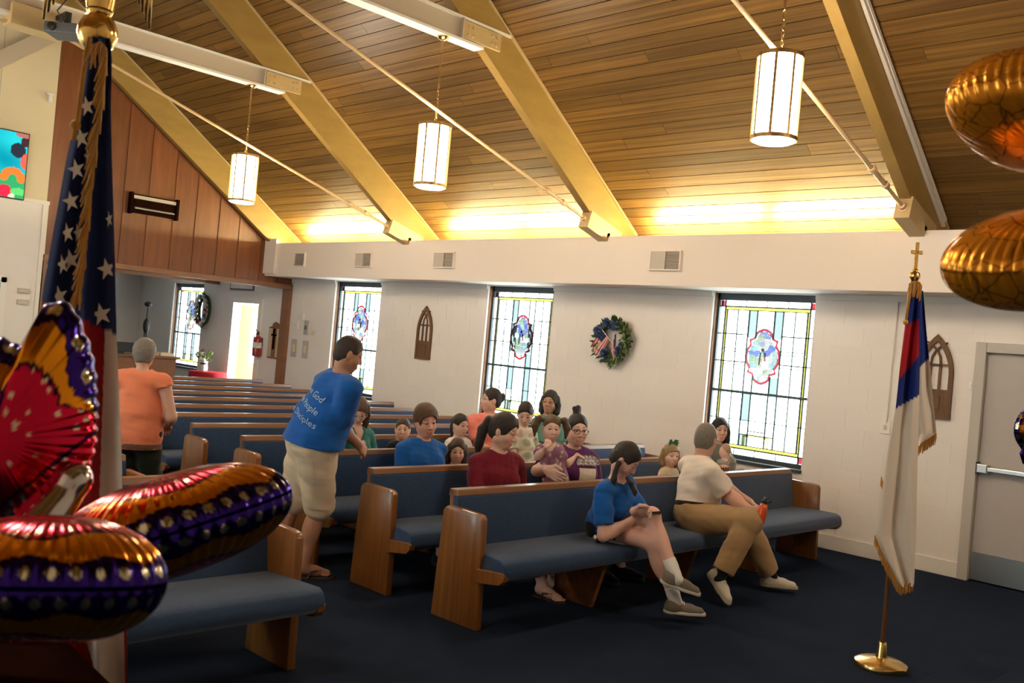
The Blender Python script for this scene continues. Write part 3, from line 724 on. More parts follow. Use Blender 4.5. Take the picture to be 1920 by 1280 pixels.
def head_colour(V, c, B, s, skin, brow, lip, col):
    q = (V-c)@np.array(B).T/s; f, l, u = q[:, 0], q[:, 1], q[:, 2]; al = np.abs(l)
    def mix(m, cc, a=1.0):
        m = np.clip(m, 0, 1)[:, None]*a; col[:] = col*(1-m)+np.array(cc)*m
    inh = (f > -.2) & (np.abs(u) < .2) & (al < .12)
    g = lambda d, r: np.where(inh, np.exp(-(d/r)**2*2), 0)
    mix(g(np.sqrt((al-.043)**2+(u+.038)**2+(f-.07)**2), .028), np.array(skin)*V3(1.12, .82, .80), .55)
    mix(g(np.sqrt(l**2+(u+.034)**2+(f-.105)**2), .018), np.array(skin)*V3(1.1, .80, .78), .5)
    lipd = np.sqrt((np.maximum(al-.014, 0))**2+((u+.0715)*1.25)**2); mix(np.where((f > .06) & inh, 1.6-lipd/.0105, 0), lip, .85)
    bu = .0305+.0045*np.sin(np.clip((al-.004)/.05, 0, 1)*pi)
    mix(np.where((f > .05) & inh & (al > .012), 1.6-np.sqrt(((u-bu)/.0042)**2+(np.maximum(al-.046, 0)/.005)**2), 0), brow, .7)
    mix(np.where((f > .055) & inh, 1.6-np.abs(np.sqrt(((al-.031)/.0165)**2+((u-EYE_UP)/.0105)**2)-1)/.22, 0)*(u > EYE_UP-.003), brow, .5)
    return col

def person(sp):
    """sp: see the table of people below; lengths in metres, everything in world space"""
    bs, hs = sp.get('bs', 1.0), sp.get('hs', 1.0); ya = radians(sp['yaw']); male = sp.get('male', False)
    g = sp.get('girth', 1.0); bel = sp.get('belly', 1.0); arm = sp.get('armg', 1.0)*bs
    F_ = V3(cos(ya), sin(ya), 0); L_ = V3(-sin(ya), cos(ya), 0); U_ = V3(0, 0, 1)
    P = V3(*sp['pelvis']); hc = V3(*sp['head'])
    hy = radians(sp.get('hyaw', sp['yaw'])); hp = radians(sp.get('hpitch', 0)); hr = radians(sp.get('hroll', 0))
    HF = V3(cos(hy)*cos(hp), sin(hy)*cos(hp), sin(hp)); HL = V3(-sin(hy), cos(hy), 0); HU = np.cross(HF, HL)
    HL, HU = HL*cos(hr)+HU*sin(hr), HU*cos(hr)-HL*sin(hr); HB = np.array([HF, HL, HU])
    # shoulder line: below the head, pulled back a little
    nd = nrm(U_*1.0+(P-hc)*V3(1, 1, 0)*-.35+HU*.2)
    S_ = hc-nd*.205*hs*sp.get('neckl', 1.0)*(.9+.1*bs)-F_*.025*bs
    sy = radians(sp.get('syaw', sp['yaw'])); SL_ = V3(-sin(sy), cos(sy), 0); SF = V3(cos(sy), sin(sy), 0)
    TU = nrm(S_-P); TF = nrm(np.cross(SL_, TU)); TB = np.array([TF, SL_, TU]); TL_ = np.linalg.norm(S_-P)
    PF = nrm(F_-TU*(F_@TU)*.6); PB = np.array([PF, L_, np.cross(PF, L_)])
    sw = sp.get('sw', .192 if male else .166)*bs; lw = .155*bs*g
    skin = V3(*sp.get('skin', (.60, .345, .235)))
    bd = SDF()
    def torso(sd, e, k=.05):
        sd.ell(P+U_*.01, V3(.118*bs*g+e, lw*1.04+e, .115*bs+e), PB, k)
        sd.ell(P+TU*TL_*.36+TF*.018*bel, V3(.108*bs*g*bel+e, .132*bs*g*(.5+.5*bel)+e, .17*bs+e), TB, k)
        sd.ell(P+TU*TL_*.70+TF*.008, V3(.108*bs*g+e, .138*bs*g+e, .15*bs+e), TB, k)
        sd.cone(S_+SL_*(sw-.035*bs)-TU*.02*bs, S_-SL_*(sw-.035*bs)-TU*.02*bs, .056*bs+e, .056*bs+e, k)
        sd.ell(S_+TU*.012*bs, V3(.06*bs+e*.5, .10*bs+e*.5, .05*bs+e*.5), TB, k)
        if sp.get('bust', 0):
            for q in (-1, 1): sd.ell(P+TU*TL_*.64+TF*.085*bs*g+SL_*q*.07*bs, (.062*bs*sp['bust']+e,)*3, TB, .05)
    torso(bd, 0)
    head_prims(bd, hc, HB, hs, S_+TU*.0-TF*.005, male, sp.get('child', False), sp.get('chub', 1.0))
    ul, fl_ = .285*bs, .245*bs; J = {}; fine = []
    for q, nm in ((1, 'l'), (-1, 'r')):
        Sj = S_+SL_*q*sw-TU*.03*bs
        a = sp.get(nm+'arm') or dict(t=P+F_*.25*bs+L_*q*.085*bs+U_*.125*bs, pole=L_*q*.7-U_-F_*.5)
        E, W = ik(Sj, V3(*a['t']), ul, fl_, a.get('pole', L_*q*.6-U_-F_*.4))
        if 'e' in a: E, W = V3(*a['e']), V3(*a['t'])
        J[nm] = (Sj, E, W)
        bd.cone(Sj, E, .049*arm, .040*arm, .03); bd.cone(E, W, .0405*arm, .0265*arm, .02); bd.ell(E+(W-E)*.28, V3(.07*bs, .042*arm, .042*arm), np.array([nrm(W-E), *perp(W-E)]), .03)
        hd = nrm(V3(*a['hd'])) if 'hd' in a else nrm(W-E)
        hn = V3(*a['hn']) if 'hn' in a else -U_*1.0-L_*q*.3+hd*.01
        hand_prims(bd, W, hd, hn, V3(*a['hs']) if 'hs' in a else -L_*q+F_*.2, bs*sp.get('hand', 1.0), a.get('curl', .45), a.get('spread', 1), a.get('thumb', .6))
        if a.get('fine', 1): fine.append((W+hd*.08*bs-.115*bs, W+hd*.08*bs+.115*bs, .0048))
    th = sh = .42*bs*sp.get('legl', 1.0)
    for q, nm in ((1, 'L'), (-1, 'R')):
        Hj = P+L_*q*.088*bs-U_*.02*bs
        a = sp.get(nm+'leg') or (dict(t=P*V3(1, 1, 0)+F_*.46*bs+L_*q*.11*bs+U_*.085*bs) if bs > .85 else dict(t=P+F_*(.42*bs+.075)+L_*q*.08*bs-U_*.385*bs))
        K, A_ = ik(Hj, V3(*a['t']), th, sh, a.get('pole', U_+F_)); fd = nrm(V3(*a.get('fd', F_+L_*q*.2))); J[nm] = (Hj, K, A_, fd)
        bd.cone(Hj, K, .080*bs*g, .054*bs*g**.5, .05); bd.cone(K, A_, .053*bs*g**.5, .036*bs, .03)
        cb = nrm(A_-K); bk = -nrm(fd-cb*(fd@cb)); bd.ell(K+cb*.15*bs+bk*.014*bs, V3(.11*bs, .052*bs*g**.5, .052*bs*g**.5), np.array([cb, *perp(cb)]), .03)
        up = V3(*a.get('fu', (0, 0, 1)))
        bd.cone(A_-fd*.022*bs-up*.035*bs, A_+fd*.07*bs-up*.045*bs, .036*bs, .032*bs, .03); bd.cone(A_+fd*.07*bs-up*.045*bs, A_+fd*.15*bs-up*.058*bs, .034*bs, .022*bs, .02)
        if sp.get('toes'):
            ls = np.cross(up, fd)
            for t_ in range(5): bd.cone(A_+fd*(.14-abs(t_-1)*.006)*bs+ls*q*-(t_-2)*-.016*bs-up*.066*bs, A_+fd*(.178-abs(t_-.8)*.009)*bs+ls*q*(t_-2)*.018*bs-up*.070*bs, .0105*bs, .0085*bs, .006)
            fine.append((A_+fd*.14*bs-.075, A_+fd*.14*bs+.075, .006))
    hlo = hc-HU*.03*hs-.150*hs; hhi = hc+.150*hs; hlo[2] = hc[2]-.165*hs
    boxes = [(hlo, hhi, .0052*max(hs, .85))]+fine
    Vc, Fc = bd.mesh(.013); parts = []
    drop = np.zeros(len(Vc), bool)
    for lo, hi, h in boxes:
        h2 = .017; drop |= ((Vc > lo+h2) & (Vc < hi-h2)).all(1)
    Fc = Fc[~drop[Fc].all(1)]; parts.append((Vc, Fc))
    for lo, hi, h in boxes: parts.append(bd.mesh(h, lo, hi))
    V, F = join(parts); used = np.unique(F); mp = np.full(len(V), -1); mp[used] = np.arange(len(used)); V = V[used]; F = mp[F]
    col = np.tile(skin, (len(V), 1)); rs = np.random.RandomState(len(V)); 
    brow = sp.get('brow', (.06, .035, .022)); head_colour(V, hc, HB, hs, skin, brow, sp.get('lip', skin*V3(.86, .50, .50)), col)
    if sp.get('stubble'):
        qq = (V-hc)@HB.T/hs; m = np.clip(1.3-np.sqrt(((qq[:, 0]-.05)/.06)**2+(qq[:, 1]/.065)**2+((qq[:, 2]+.085)/.045)**2), 0, 1)[:, None]*sp['stubble']; col = col*(1-m)+skin*V3(.55, .52, .52)*m
    root = np_obj('person', V, F, 'skin', None, col)
    tag(root, sp['label'], 'person')
    # eyes
    for q in (-1, 1):
        ec = hc+hs*(HF*.0765+HL*q*.031+HU*EYE_UP); m = MB()
        gz = nrm(HF+HL*sp.get('gaze', 0)*1.0+HU*sp.get('gazeu', -.05))
        m.ball(ec, .0118*hs, 12, 8); e = m.build('eye', 'eyewhite', root, smooth=True)
        MB().lathe(ec+gz*.0092*hs, [(.0074*hs, 0), (.0068*hs, .0026*hs), (.002*hs, .0034*hs)], 12, gz).build('iris', 'iris', e, smooth=True)
    # hair
    hspec = sp['hair']; hd_ = SDF(); HP = lambda f, l, u: hc+hs*(HF*f+HL*l+HU*u); t = hspec.get('t', .013); line = hspec.get('line', .010)
    hd_.ell(HP(-.012, 0, .034), hs*V3(.096+t, .075+t, .095+t), HB, .01)
    if hspec.get('low', True): hd_.ell(HP(-.042, 0, -.018), hs*V3(.064+t*.6, .073+t*.6, .072+t*.5), HB, .02)
    if hspec.get('vol'): f, l, u, r1, r2, r3 = hspec['vol']; hd_.ell(HP(f, l, u), hs*V3(r1, r2, r3), HB, .03)
    hd_.ell(HP(.098, hspec.get('part', 0), -.042+line), hs*V3(.072, .086, .100), HB, .010, '-')
    if hspec.get('nape', True):
        hd_.cut(HP(-.05, 0, -.080), nrm(-HU-HF*.25), None, None)
        if hspec.get('ears', True):
            for q in (-1, 1): hd_.ell(HP(.022, q*.088, -.040), hs*V3(.034, .032, .052), HB, .008, '-')
    for pts, rs_ in hspec.get('chains', []): hd_.chain([HP(*p) for p in pts], [r*hs for r in rs_], .012)
    for pts, rs_ in hspec.get('wchains', []): hd_.chain([V3(*p) for p in pts], rs_, .012)
    hd_.noise(hspec.get('rough', .0014), 90, 3)
    hv, hf = hd_.mesh(.0055*max(hs, .85)); np_obj('hair', hv, hf, hspec['m'], root)
    # shirt
    st = sp['shirt']; sd = SDF(); e = st.get('e', .014); torso(sd, e)
    slv = st.get('sleeve', .55); 
    for q, nm in ((1, 'l'), (-1, 'r')):
        Sj, E, W = J[nm]; d = E-Sj
        if slv <= 0: continue
        if slv <= 1: end = Sj+d*slv; dirn = nrm(d)
        else: end = E+(W-E)*(slv-1); dirn = nrm(W-E)
        r0, r1 = .058*arm+e*.5, .053*arm+e*st.get('flare', 1.15)
        if slv <= 1:
            sd.cone(Sj, end+dirn*.02, r0, r1, .016, '+', (end, dirn))
        else:
            sd.cone(Sj, E, r0, r1, .035); sd.cone(E, end+dirn*.02, r1, r1*.85, .02, '+', (end, dirn))
    if st.get('loose'):
        rl = (.118*bs*g+e)*st['loose']
        for q in (-1, 1): sd.cone(P+TU*TL_*.35+SL_*q*.035*bs, P+U_*st.get('hem', -.02)+L_*q*.042*bs-U_*.03, rl*.97, rl, .05)
    sd.noise(st.get('fold', .0042), 34, sp.get('seed', 1)); sd.noise(.0018, 85, 5)
    nk = st.get('neck', 1.0)
    sd.cone(S_+TU*.03*bs, hc-HU*.05*hs, .064*hs*nk, .07*hs*nk, .008, '-')
    if st.get('vneck'): sd.cone(S_+TF*.075*bs+TU*.03*bs, S_+TF*.14*bs-TU*.055*bs, .05*bs, .012*bs, .01, '-')
    hem = P+U_*st.get('hem', -.02)
    if st.get('skirt'):
        sd.cone(P+U_*.05, P-U_*st['skirt'], .135*bs*g+e, .175*bs*g+e, .05, '+', (P-U_*(st['skirt']-.02), -U_))
    else:
        sd.cut(hem, -nrm(TU*.5+U_), hem-.34, hem+.34)
    if st.get('band'):
        bn = SDF(); rl = (.118*bs*g+e)*st['loose']+.003
        for q in (-1, 1): bn.cone(P+TU*TL_*.35+SL_*q*.035*bs, hem+L_*q*.042*bs-U_*.03, rl*.97, rl, .05)
        bn.cut(hem-U_*.004, -U_); bn.cut(hem+U_*.045, U_); bn.noise(st.get('fold', .0042), 34, sp.get('seed', 1)); bv_, bf_ = bn.mesh(.0088)
    v, f = sd.mesh(.0088)
    if st.get('pattern'):
        c_ = st['pattern'](v, TB, P, S_); so_ = np_obj('shirt', v, f, cloth(st['c'], vc='Col'), root, c_)
    else: so_ = np_obj('shirt', v, f, cloth(st['c']), root)
    if st.get('band'): np_obj('hem_band', bv_, bf_, cloth(st['band']), so_)
    # legs
    lg = sp.get('legs'); lo_ = None
    if lg:
        sd = SDF(); e = lg.get('e', .016); top = P+U_*lg.get('top', .06); fr = lg['len']
        sd.ell(P, V3(.121*bs*g+e*.6, lw*1.05+e*.6, .12*bs+e*.5), PB, .04)
        for q, nm in ((1, 'L'), (-1, 'R')):
            Hj, K, A_, fd = J[nm]; loose = lg.get('loose', 1.0)
            if fr <= 1:
                end = Hj+(K-Hj)*fr; dirn = nrm(K-Hj); sd.cone(Hj, end+dirn*.02, .088*bs*g+e, (.070*bs*g**.5+e)*loose, .03, '+', (end, dirn))
            else:
                end = K+(A_-K)*(fr-1); dirn = nrm(A_-K); sd.cone(Hj, K, .088*bs*g+e, .066*bs*g**.5+e, .05); sd.cone(K, end+dirn*.02, .066*bs*g**.5+e, (.052*bs+e)*loose, .03, '+', (end, dirn))
        if lg.get('cuttop'): sd.cut(top, nrm(TU+U_), top-.2, top+.25)
        sd.noise(lg.get('fold', .004), 34, 9+sp.get('seed', 1)); sd.noise(.0012, 95, 4)
        v, f = sd.mesh(.0092); lo_ = np_obj(lg.get('name', 'trousers'), v, f, cloth(lg['c']), root)
    J.update(root=root, shirt=so_, bottoms=lo_, S=S_, TB=TB, P=P, HB=HB, hc=hc, hs=hs, bs=bs)
    if sp.get('shoe'):
        for nm in 'LR':
            _, K, A_, fd = J[nm]; up = V3(*(sp.get(nm+'leg') or {}).get('fu', (0, 0, 1))); sp['shoe'](root, A_, fd, up, bs, K)
    if sp.get('glasses'):
        gm = MB(); 
        for q in (-1, 1):
            cc = hc+hs*(HF*.099+HL*q*.033+HU*.0)
            gm.tube([cc+hs*(HL*.026*cos(a)*abs(cos(a))**-.25 + HU*.019*sin(a)*abs(sin(a)+1e-6)**-.25) for a in np.linspace(.01, 2*pi+.01, 21)[:-1]], .0021*hs, 5, closed=True)
            gm.tube([cc+hs*HL*q*.026, hc+hs*(HF*.085+HL*q*.074+HU*.006), hc+hs*(HF*-.01+HL*q*.081+HU*.008)], .002*hs, 5)
        gm.tube([hc+hs*(HF*.101+HL*.008+HU*.004), hc+hs*(HF*.104+HU*.006), hc+hs*(HF*.101-HL*.008+HU*.004)], .002*hs, 5)
        gm.build('glasses', sp['glasses'], root, smooth=True)
    return J
def perp(d):
    d = nrm(d); r = V3(0, 0, 1) if abs(d[2]) < .9 else V3(1, 0, 0); a = nrm(np.cross(d, r)); return a, np.cross(d, a)
def sneaker(cu, cs, laces='white', sock=None):
    mu, ms = cloth(cu), cloth(cs)
    def f(root, A_, fd, up, s, Kn):
        sd = SDF(); b = A_-up*.075*s; ls = np.cross(up, fd); B = np.array([fd, ls, up])
        sd.cone(A_-fd*.02*s-up*.02*s, A_-fd*.025*s-up*.045*s, .046*s, .047*s, .02); sd.cone(A_-fd*.025*s-up*.04*s, A_+fd*.085*s-up*.045*s, .046*s, .042*s, .03); sd.cone(A_+fd*.08*s-up*.05*s, A_+fd*.155*s-up*.052*s, .043*s, .034*s, .02)
        sd.cone(A_+up*.05*s, A_-up*.0*s, .034*s, .034*s, .006, '-'); sd.cut(b-up*-.018*s, -up); sd.cut(A_+up*.012*s, up)
        v, q = sd.mesh(.0055); sh = np_obj('shoe', v, q, mu, root)
        sd = SDF(); sd.cone(A_-fd*.03*s-up*.065*s, A_+fd*.08*s-up*.065*s, .051*s, .046*s, .02); sd.cone(A_+fd*.08*s-up*.065*s, A_+fd*.165*s-up*.065*s, .047*s, .036*s, .02); sd.cut(b, -up); sd.cut(b+up*.024*s, up)
        v, q = sd.mesh(.0055); np_obj('sole', v, q, ms, sh)
        lc = MB()
        for t in range(4):
            c = A_+fd*(.05+.022*t)*s+up*(.006-.011*t)*s; lc.tube([c-ls*.026*s-up*.012*s, c+up*.001*s, c+ls*.026*s-up*.012*s], .0035*s, 5)
        lc.build('laces', laces, sh)
        if sock is not None:
            sd = SDF(); sk_ = nrm(Kn-A_); K = A_+sk_*.12*s; sd.cone(A_-sk_*.03*s, K, .040*s, .046*s, .01, '+', (K-sk_*.01, sk_)); sd.noise(.002, 90, 2); v, q = sd.mesh(.006); np_obj('sock', v, q, cloth(sock), root)
    return f
def flipflop(root, A_, fd, up, s, Kn):
    ls = np.cross(up, fd); b = A_-up*.087*s
    out = [(-.075, 0), (-.068, .026), (-.03, .034), (.05, .036), (.12, .048), (.17, .042), (.195, .015), (.195, -.015), (.17, -.042), (.12, -.048), (.05, -.036), (-.03, -.034), (-.068, -.026)]
    o = MB().prism(out, lambda u, v, t: b+fd*u*s+ls*v*s+up*(-.010+.018*t)*s).build('flip_flop', 'sandal', root, bevel=.003)
    for q in (-1, 1): MB().tube([b+fd*.135*s+up*.012*s, b+fd*.10*s+ls*q*.022*s+up*.05*s, b+fd*.04*s+ls*q*.045*s+up*.045*s, b+fd*.02*s+ls*q*.04*s], .007*s, 6).build('strap', 'sandal', o)
mat('sandal', (.06, .028, .014), .6)
# ------------------------------------------------------------------ the people in the photograph
def HX(px, py, X): return on_x(px, py, X)
HAIR = {
 'short': lambda m, t=.012: dict(m=m, t=t),
 'bob': lambda m, t=.016: dict(m=m, t=t, nape=False, chains=[([(-.02, q*.080, .05), (-.015, q*.094, -.03), (-.005, q*.092, -.105), (.0, q*.080, -.145)], [.03, .033, .032, .018]) for q in (-1, 1)]+[([(-.085, q*.04, .03), (-.095, q*.045, -.06), (-.085, q*.05, -.14)], [.04, .042, .025]) for q in (-1, 1)]+[([(-.09, 0, .03), (-.1, 0, -.06), (-.09, 0, -.14)], [.04, .044, .03])]),
 'long': lambda m, t=.014: dict(m=m, t=t, nape=False, chains=[([(.0, q*.078, .06), (.012, q*.090, -.02), (.02, q*.088, -.10), (.035, q*.085, -.20)], [.025, .026, .028, .016]) for q in (-1, 1)]+[([(-.05, q*.07, .03), (-.05, q*.085, -.08), (-.03, q*.09, -.20)], [.035, .036, .022]) for q in (-1, 1)]+[([(-.09, 0, .03), (-.095, 0, -.08), (-.09, 0, -.21)], [.045, .046, .03])]),
 'bun': lambda m, p=(-.07, 0, .125), r=.042: dict(m=m, t=.009, chains=[([p, (p[0]-.01, p[1]+.012, p[2]+.02)], [r, r*.75]), ([(p[0]+.03, p[1]-.015, p[2]-.01), (p[0]+.01, p[1]-.03, p[2]+.02)], [r*.6, r*.5])]),
 'pony': lambda m, ln=.26, sd=0., dn=1.: dict(m=m, t=.010, chains=[([(-.10, 0, .045), (-.135, sd*.3, .03), (-.155, sd*.7, -.05*dn), (-.145, sd, -.16*dn), (-.12, sd, -ln*dn)], [.026, .034, .040, .034, .012])]),
}
hairmat('hair_baby', (.58, .38, .27))
SEATZ = .535
ROWX = lambda i: PX[i]
BLUE = (.011, .105, .40)
def seat(i, head, dx=.18, px_shift=0, **k):
    if k.get('bs', 1) < .8: k['pdx'] = -.185+.42*k['bs']-.02       # short legs: knees at the seat edge
    hc = HX(*head, ROWX(i)+dx); d = dict(pelvis=(ROWX(i)+k.pop('pdx', .09), hc[1]+px_shift, SEATZ), head=hc, yaw=180); d.update(k); d.setdefault('shoe', DARKSHOE); return d
DARKSHOE = sneaker((.012, .012, .014), (.03, .03, .03), 'black')
darkleg = dict(len=1.85, c=(.03, .035, .05), name='trousers')
PEOPLE = {}
def P_(key, sp): PEOPLE[key] = person(sp)
sk1, sk2, sk3 = (.74, .455, .35), (.67, .395, .295), (.77, .51, .41)
# --- woman bent over her lap, behind the standing man
P_('teal', seat(3, (672, 770), .02, label='woman with brown hair and glasses in a teal top, head bent beside the standing man', bs=.92, hs=.92, hyaw=150, hpitch=-32, skin=sk2, hair=dict(HAIR['long']('hair_auburn'), line=.004), brow=(.1, .05, .03), shirt=dict(c=(.035, .17, .145), sleeve=.75, vneck=True), legs=darkleg, glasses='steel', bust=1, pdx=.12, rarm=dict(t=HX(640, 852, 6.02), pole=(0, .3, -1), hd=(-.5, .6, -.3), curl=.5)))
P_('boy', seat(3, (755, 805), .12, label='small boy with cropped dark hair peeking over the shoulder of the older woman', bs=.66, hs=.79, child=True, hyaw=138, skin=sk1, hair=HAIR['short']('hair_brown', .008), shirt=dict(c=(.012, .014, .018), sleeve=.6), legs=darkleg))
P_('older', seat(2, (799, 790), .06, label='older woman with short brown hair in a royal blue t-shirt, smiling', bs=1.0, hs=.99, girth=1.12, chub=1.1, hyaw=162, hpitch=-8, hroll=8, syaw=168, skin=(.68, .38, .29), hair=dict(HAIR['short']('hair_auburn', .020), ears=True, vol=(-.02, 0, .06, .10, .088, .085)), shirt=dict(c=BLUE, sleeve=.8), legs=darkleg, bust=1.15, larm=dict(t=HX(799, 790, ROWX(2)+.06)*V3(0, 1, 0)+V3(ROWX(2)-.17, .0, .665), pole=(.5, .1, -1))))
P_('girl_bow', seat(3, (863, 797), .10, label='girl with a dark ponytail and red hair bow in a white top', bs=.70, hs=.83, child=True, hyaw=178, hpitch=-4, skin=sk2, hair=dict(HAIR['pony']('hair_dark', .22, .05)), shirt=dict(c=(.72, .66, .60), sleeve=.5), legs=darkleg))
P_('girl_small', seat(2, (857, 846), .05, label='little girl with long brown hair in a cream top, beside the woman in royal blue', bs=.58, hs=.80, child=True, hyaw=142, hpitch=-6, skin=sk1, hair=HAIR['long']('hair_brown'), shirt=dict(c=(.62, .52, .36), sleeve=.4), legs=darkleg, pdx=.04))
P_('pink', seat(3, (921, 750), .12, label='woman in a coral pink t-shirt with pinned up dark hair, in profile against the window', bs=.98, hs=.93, girth=1.08, hyaw=62, hpitch=2, syaw=150, skin=sk2, hair=dict(HAIR['bun']('hair_dark', (-.105, 0, .03), .045)), shirt=dict(c=(.80, .24, .195), sleeve=.75), legs=darkleg, bust=1.1))
def tiedye(v, TB, P, S_):
    n = np.sin(v[:, 0]*38+3*np.sin(v[:, 2]*31))+np.sin(v[:, 1]*44+2*np.sin(v[:, 0]*27))+np.sin(v[:, 2]*52)
    c = np.tile(V3(.66, .62, .52), (len(v), 1)); a = np.clip(n-.9, 0, 1)[:, None]; b = np.clip(-n-1.0, 0, 1)[:, None]
    return c*(1-a)*(1-b)+V3(.30, .36, .22)*a+V3(.50, .36, .28)*b
P_('tie', seat(2, (985, 776), .12, label='girl with pulled back hair in a pale tie-dye t-shirt, looking down', bs=.78, hs=.84, child=True, hyaw=132, hpitch=-24, skin=sk3, hair=dict(HAIR['bun']('hair_dark', (-.10, 0, .05), .036)), shirt=dict(c=(.66, .62, .52), sleeve=.6, pattern=tiedye), legs=darkleg))
P_('teal2', seat(3, (1031, 754), .12, label='woman with a dark bob and glasses in a sea green top, by the window', bs=.95, hs=.93, hyaw=116, skin=(.52, .29, .20), hair=HAIR['bob']('hair_dark'), shirt=dict(c=(.10, .24, .185), sleeve=.8), legs=darkleg, glasses='brassdark', bust=1))
P_('maroon', seat(1, (945, 808), .02, label='woman with a dark ponytail in a maroon t-shirt, glancing down', bs=1.0, hs=1.0, girth=1.02, chub=1.06, hyaw=204, hpitch=-16, hroll=-4, syaw=165, skin=sk1, hair=dict(HAIR['pony']('hair_dark', .25, .0), t=.014, ears=False), shirt=dict(c=(.17, .010, .024), sleeve=.68), legs=darkleg, bust=1.1, toes=True, shoe=flipflop,
    Rleg=dict(t=(4.36, -4.99, .085), fd=(-1, -.1, 0)), Lleg=dict(t=(4.45, -5.2, .085), fd=(-1, -.2, 0))))
def mugprint(v, TB, P, S_): return None
P_('purple', seat(1, (1082, 806), .06, label='woman with black glasses and a top knot in a purple t-shirt, arm around the toddler', bs=1.06, hs=.99, girth=1.22, belly=1.1, chub=1.14, hyaw=150, hpitch=-2, syaw=160, skin=sk3, hair=dict(HAIR['bun']('hair_black', (-.045, 0, .150), .036)), brow=(.03, .018, .012), shirt=dict(c=(.105, .022, .115), sleeve=.75), legs=darkleg, glasses='black', bust=1.25,
    rarm=dict(t=HX(1022, 878, 4.70), pole=(.2, 1, -.6), hd=(-.75, -.45, -.45), hn=(.5, -.8, .1), hs=(0, 0, 1), curl=.25)))
def floral(v, TB, P, S_):
    rs = np.random.RandomState(4); c = np.tile(V3(.34, .17, .26), (len(v), 1)); pts = v[rs.choice(len(v), 150)]
    for p in pts:
        r = np.linalg.norm(v-p, axis=1); c[r < .012] = V3(.72, .60, .62)
    return c
tX = 4.78
P_('toddler', dict(pelvis=HX(1043, 905, tX), head=HX(1034, 803, tX-.02), yaw=150, label='toddler with pigtails in a mauve flowered dress, standing on the pew', bs=.50, hs=.79, child=True, chub=1.12, hyaw=142, hpitch=-4, skin=sk3, brow=(.25, .15, .08), hair=dict(m='hair_lightbrown', t=.007, chains=[([(-.03, q*.085, .075), (-.03, q*.125, .08), (-.03, q*.155, .01), (-.03, q*.150, -.09)], [.022, .032, .034, .010]) for q in (-1, 1)]), shirt=dict(c=(.34, .17, .26), sleeve=.45, skirt=.16, pattern=floral), legs=None,
    rarm=dict(t=HX(1024, 838, tX-.13), pole=(-.2, .9, -.9), hd=(.1, -.25, 1), hn=(1, -1, 0), curl=.7), larm=dict(t=HX(1082, 852, tX-.06), pole=(0, -.6, -1), hd=(-.6, -.7, -.3), curl=.4),
    Lleg=dict(t=(tX, HX(1043, 905, tX)[1]-.05, .53), fd=(-1, .3, 0)), Rleg=dict(t=(tX, HX(1043, 905, tX)[1]+.05, .53), fd=(-1, .3, 0))))
P_('bow', seat(1, (1258, 853), .05, label='small blond girl with a green hair bow in a pale sleeveless dress', bs=.60, hs=.80, child=True, chub=1.08, hyaw=152, hpitch=-4, skin=sk3, brow=(.35, .22, .12), hair=dict(HAIR['bob']('hair_blond', .010), line=.0), shirt=dict(c=(.58, .48, .32), sleeve=0), legs=darkleg, pdx=.06))
P_('dark', seat(1, (1350, 806), .10, label='smiling woman with long dark hair in grey, cradling a baby by the window', bs=.92, hs=.88, hyaw=140, skin=sk2, hair=dict(HAIR['long']('hair_black'), part=.01), shirt=dict(c=(.20, .21, .19), sleeve=.7), legs=darkleg, bust=1,
    rarm=dict(t=HX(1350, 893, 4.78), pole=(0, 1, -.5), hd=(-.25, -.95, .05)), larm=dict(t=HX(1362, 880, 4.76), pole=(.2, -1, -.6), hd=(-.3, .8, .5))))
bX = 4.80
P_('baby', dict(pelvis=HX(1372, 900, bX), head=HX(1360, 845, bX), yaw=345, hyaw=345, label='baby with a bare round head held against the shoulder of the woman in grey', bs=.36, hs=.56, child=True, chub=1.2, skin=sk3, hair=dict(m='hair_baby', t=.0015, rough=.0006, low=False), shirt=dict(c=(.33, .33, .29), sleeve=1.5), legs=dict(len=1.8, c=(.33, .33, .29), name='trousers'), Lleg=dict(t=HX(1388, 915, bX-.05), pole=(0, 0, 1)), Rleg=dict(t=HX(1362, 922, bX-.08), pole=(0, 0, 1))))

# --- front pew: girl bent over a phone
tp = HX(1138, 985, 4.09); th_ = HX(1172, 862, 3.93); td = float((th_-V3(0, 0, CAM_Z))@CF)
P_('teen', dict(pelvis=(tp[0], tp[1], .545), head=th_, yaw=184, syaw=190, hyaw=206, hpitch=-36, label='girl with dark braids in a royal blue t-shirt and black shorts, bent over a phone', bs=1.0, hs=.95, girth=1.05, chub=1.05, skin=(.74, .43, .34), hair=dict(m='hair_dark', t=.011, wchains=[([at_depth(x, y, td-.085) for x, y in pts], rr) for pts, rr in (([(1160, 868), (1154, 884), (1151, 898), (1149, 910), (1151, 922), (1151, 930)], [.020, .016, .021, .016, .019, .008]), ([(1176, 897), (1182, 905), (1186, 914), (1190, 922), (1191, 928)], [.014, .018, .014, .016, .007]))]), shirt=dict(c=BLUE, sleeve=.75), legs=dict(len=.42, c=(.012, .013, .016), name='shorts', e=.012), bust=1,
    rarm=dict(t=HX(1190, 972, 3.80), pole=(.5, .9, -.6), hd=(-.55, -.75, -.05), hn=(-.3, 0, .8), hs=(-.5, .2, .6), curl=.55), larm=dict(t=HX(1188, 958, 3.74), pole=(.2, -1, -.5), hd=(-.75, -.45, .15), hn=(-.2, .9, -.6), hs=(-.6, .3, .6), curl=.75),
    Rleg=dict(t=HX(1268, 1128, 3.52), fd=(-.72, -.66, -.02), pole=(-.6, .2, .9)), Lleg=dict(t=HX(1266, 1078, 3.47), fd=(-.70, -.66, -.28), fu=(-.25, -.1, .96), pole=(-.7, .25, 1)), shoe=sneaker((.20, .165, .13), (.60, .56, .48), 'white', (.80, .78, .74))))
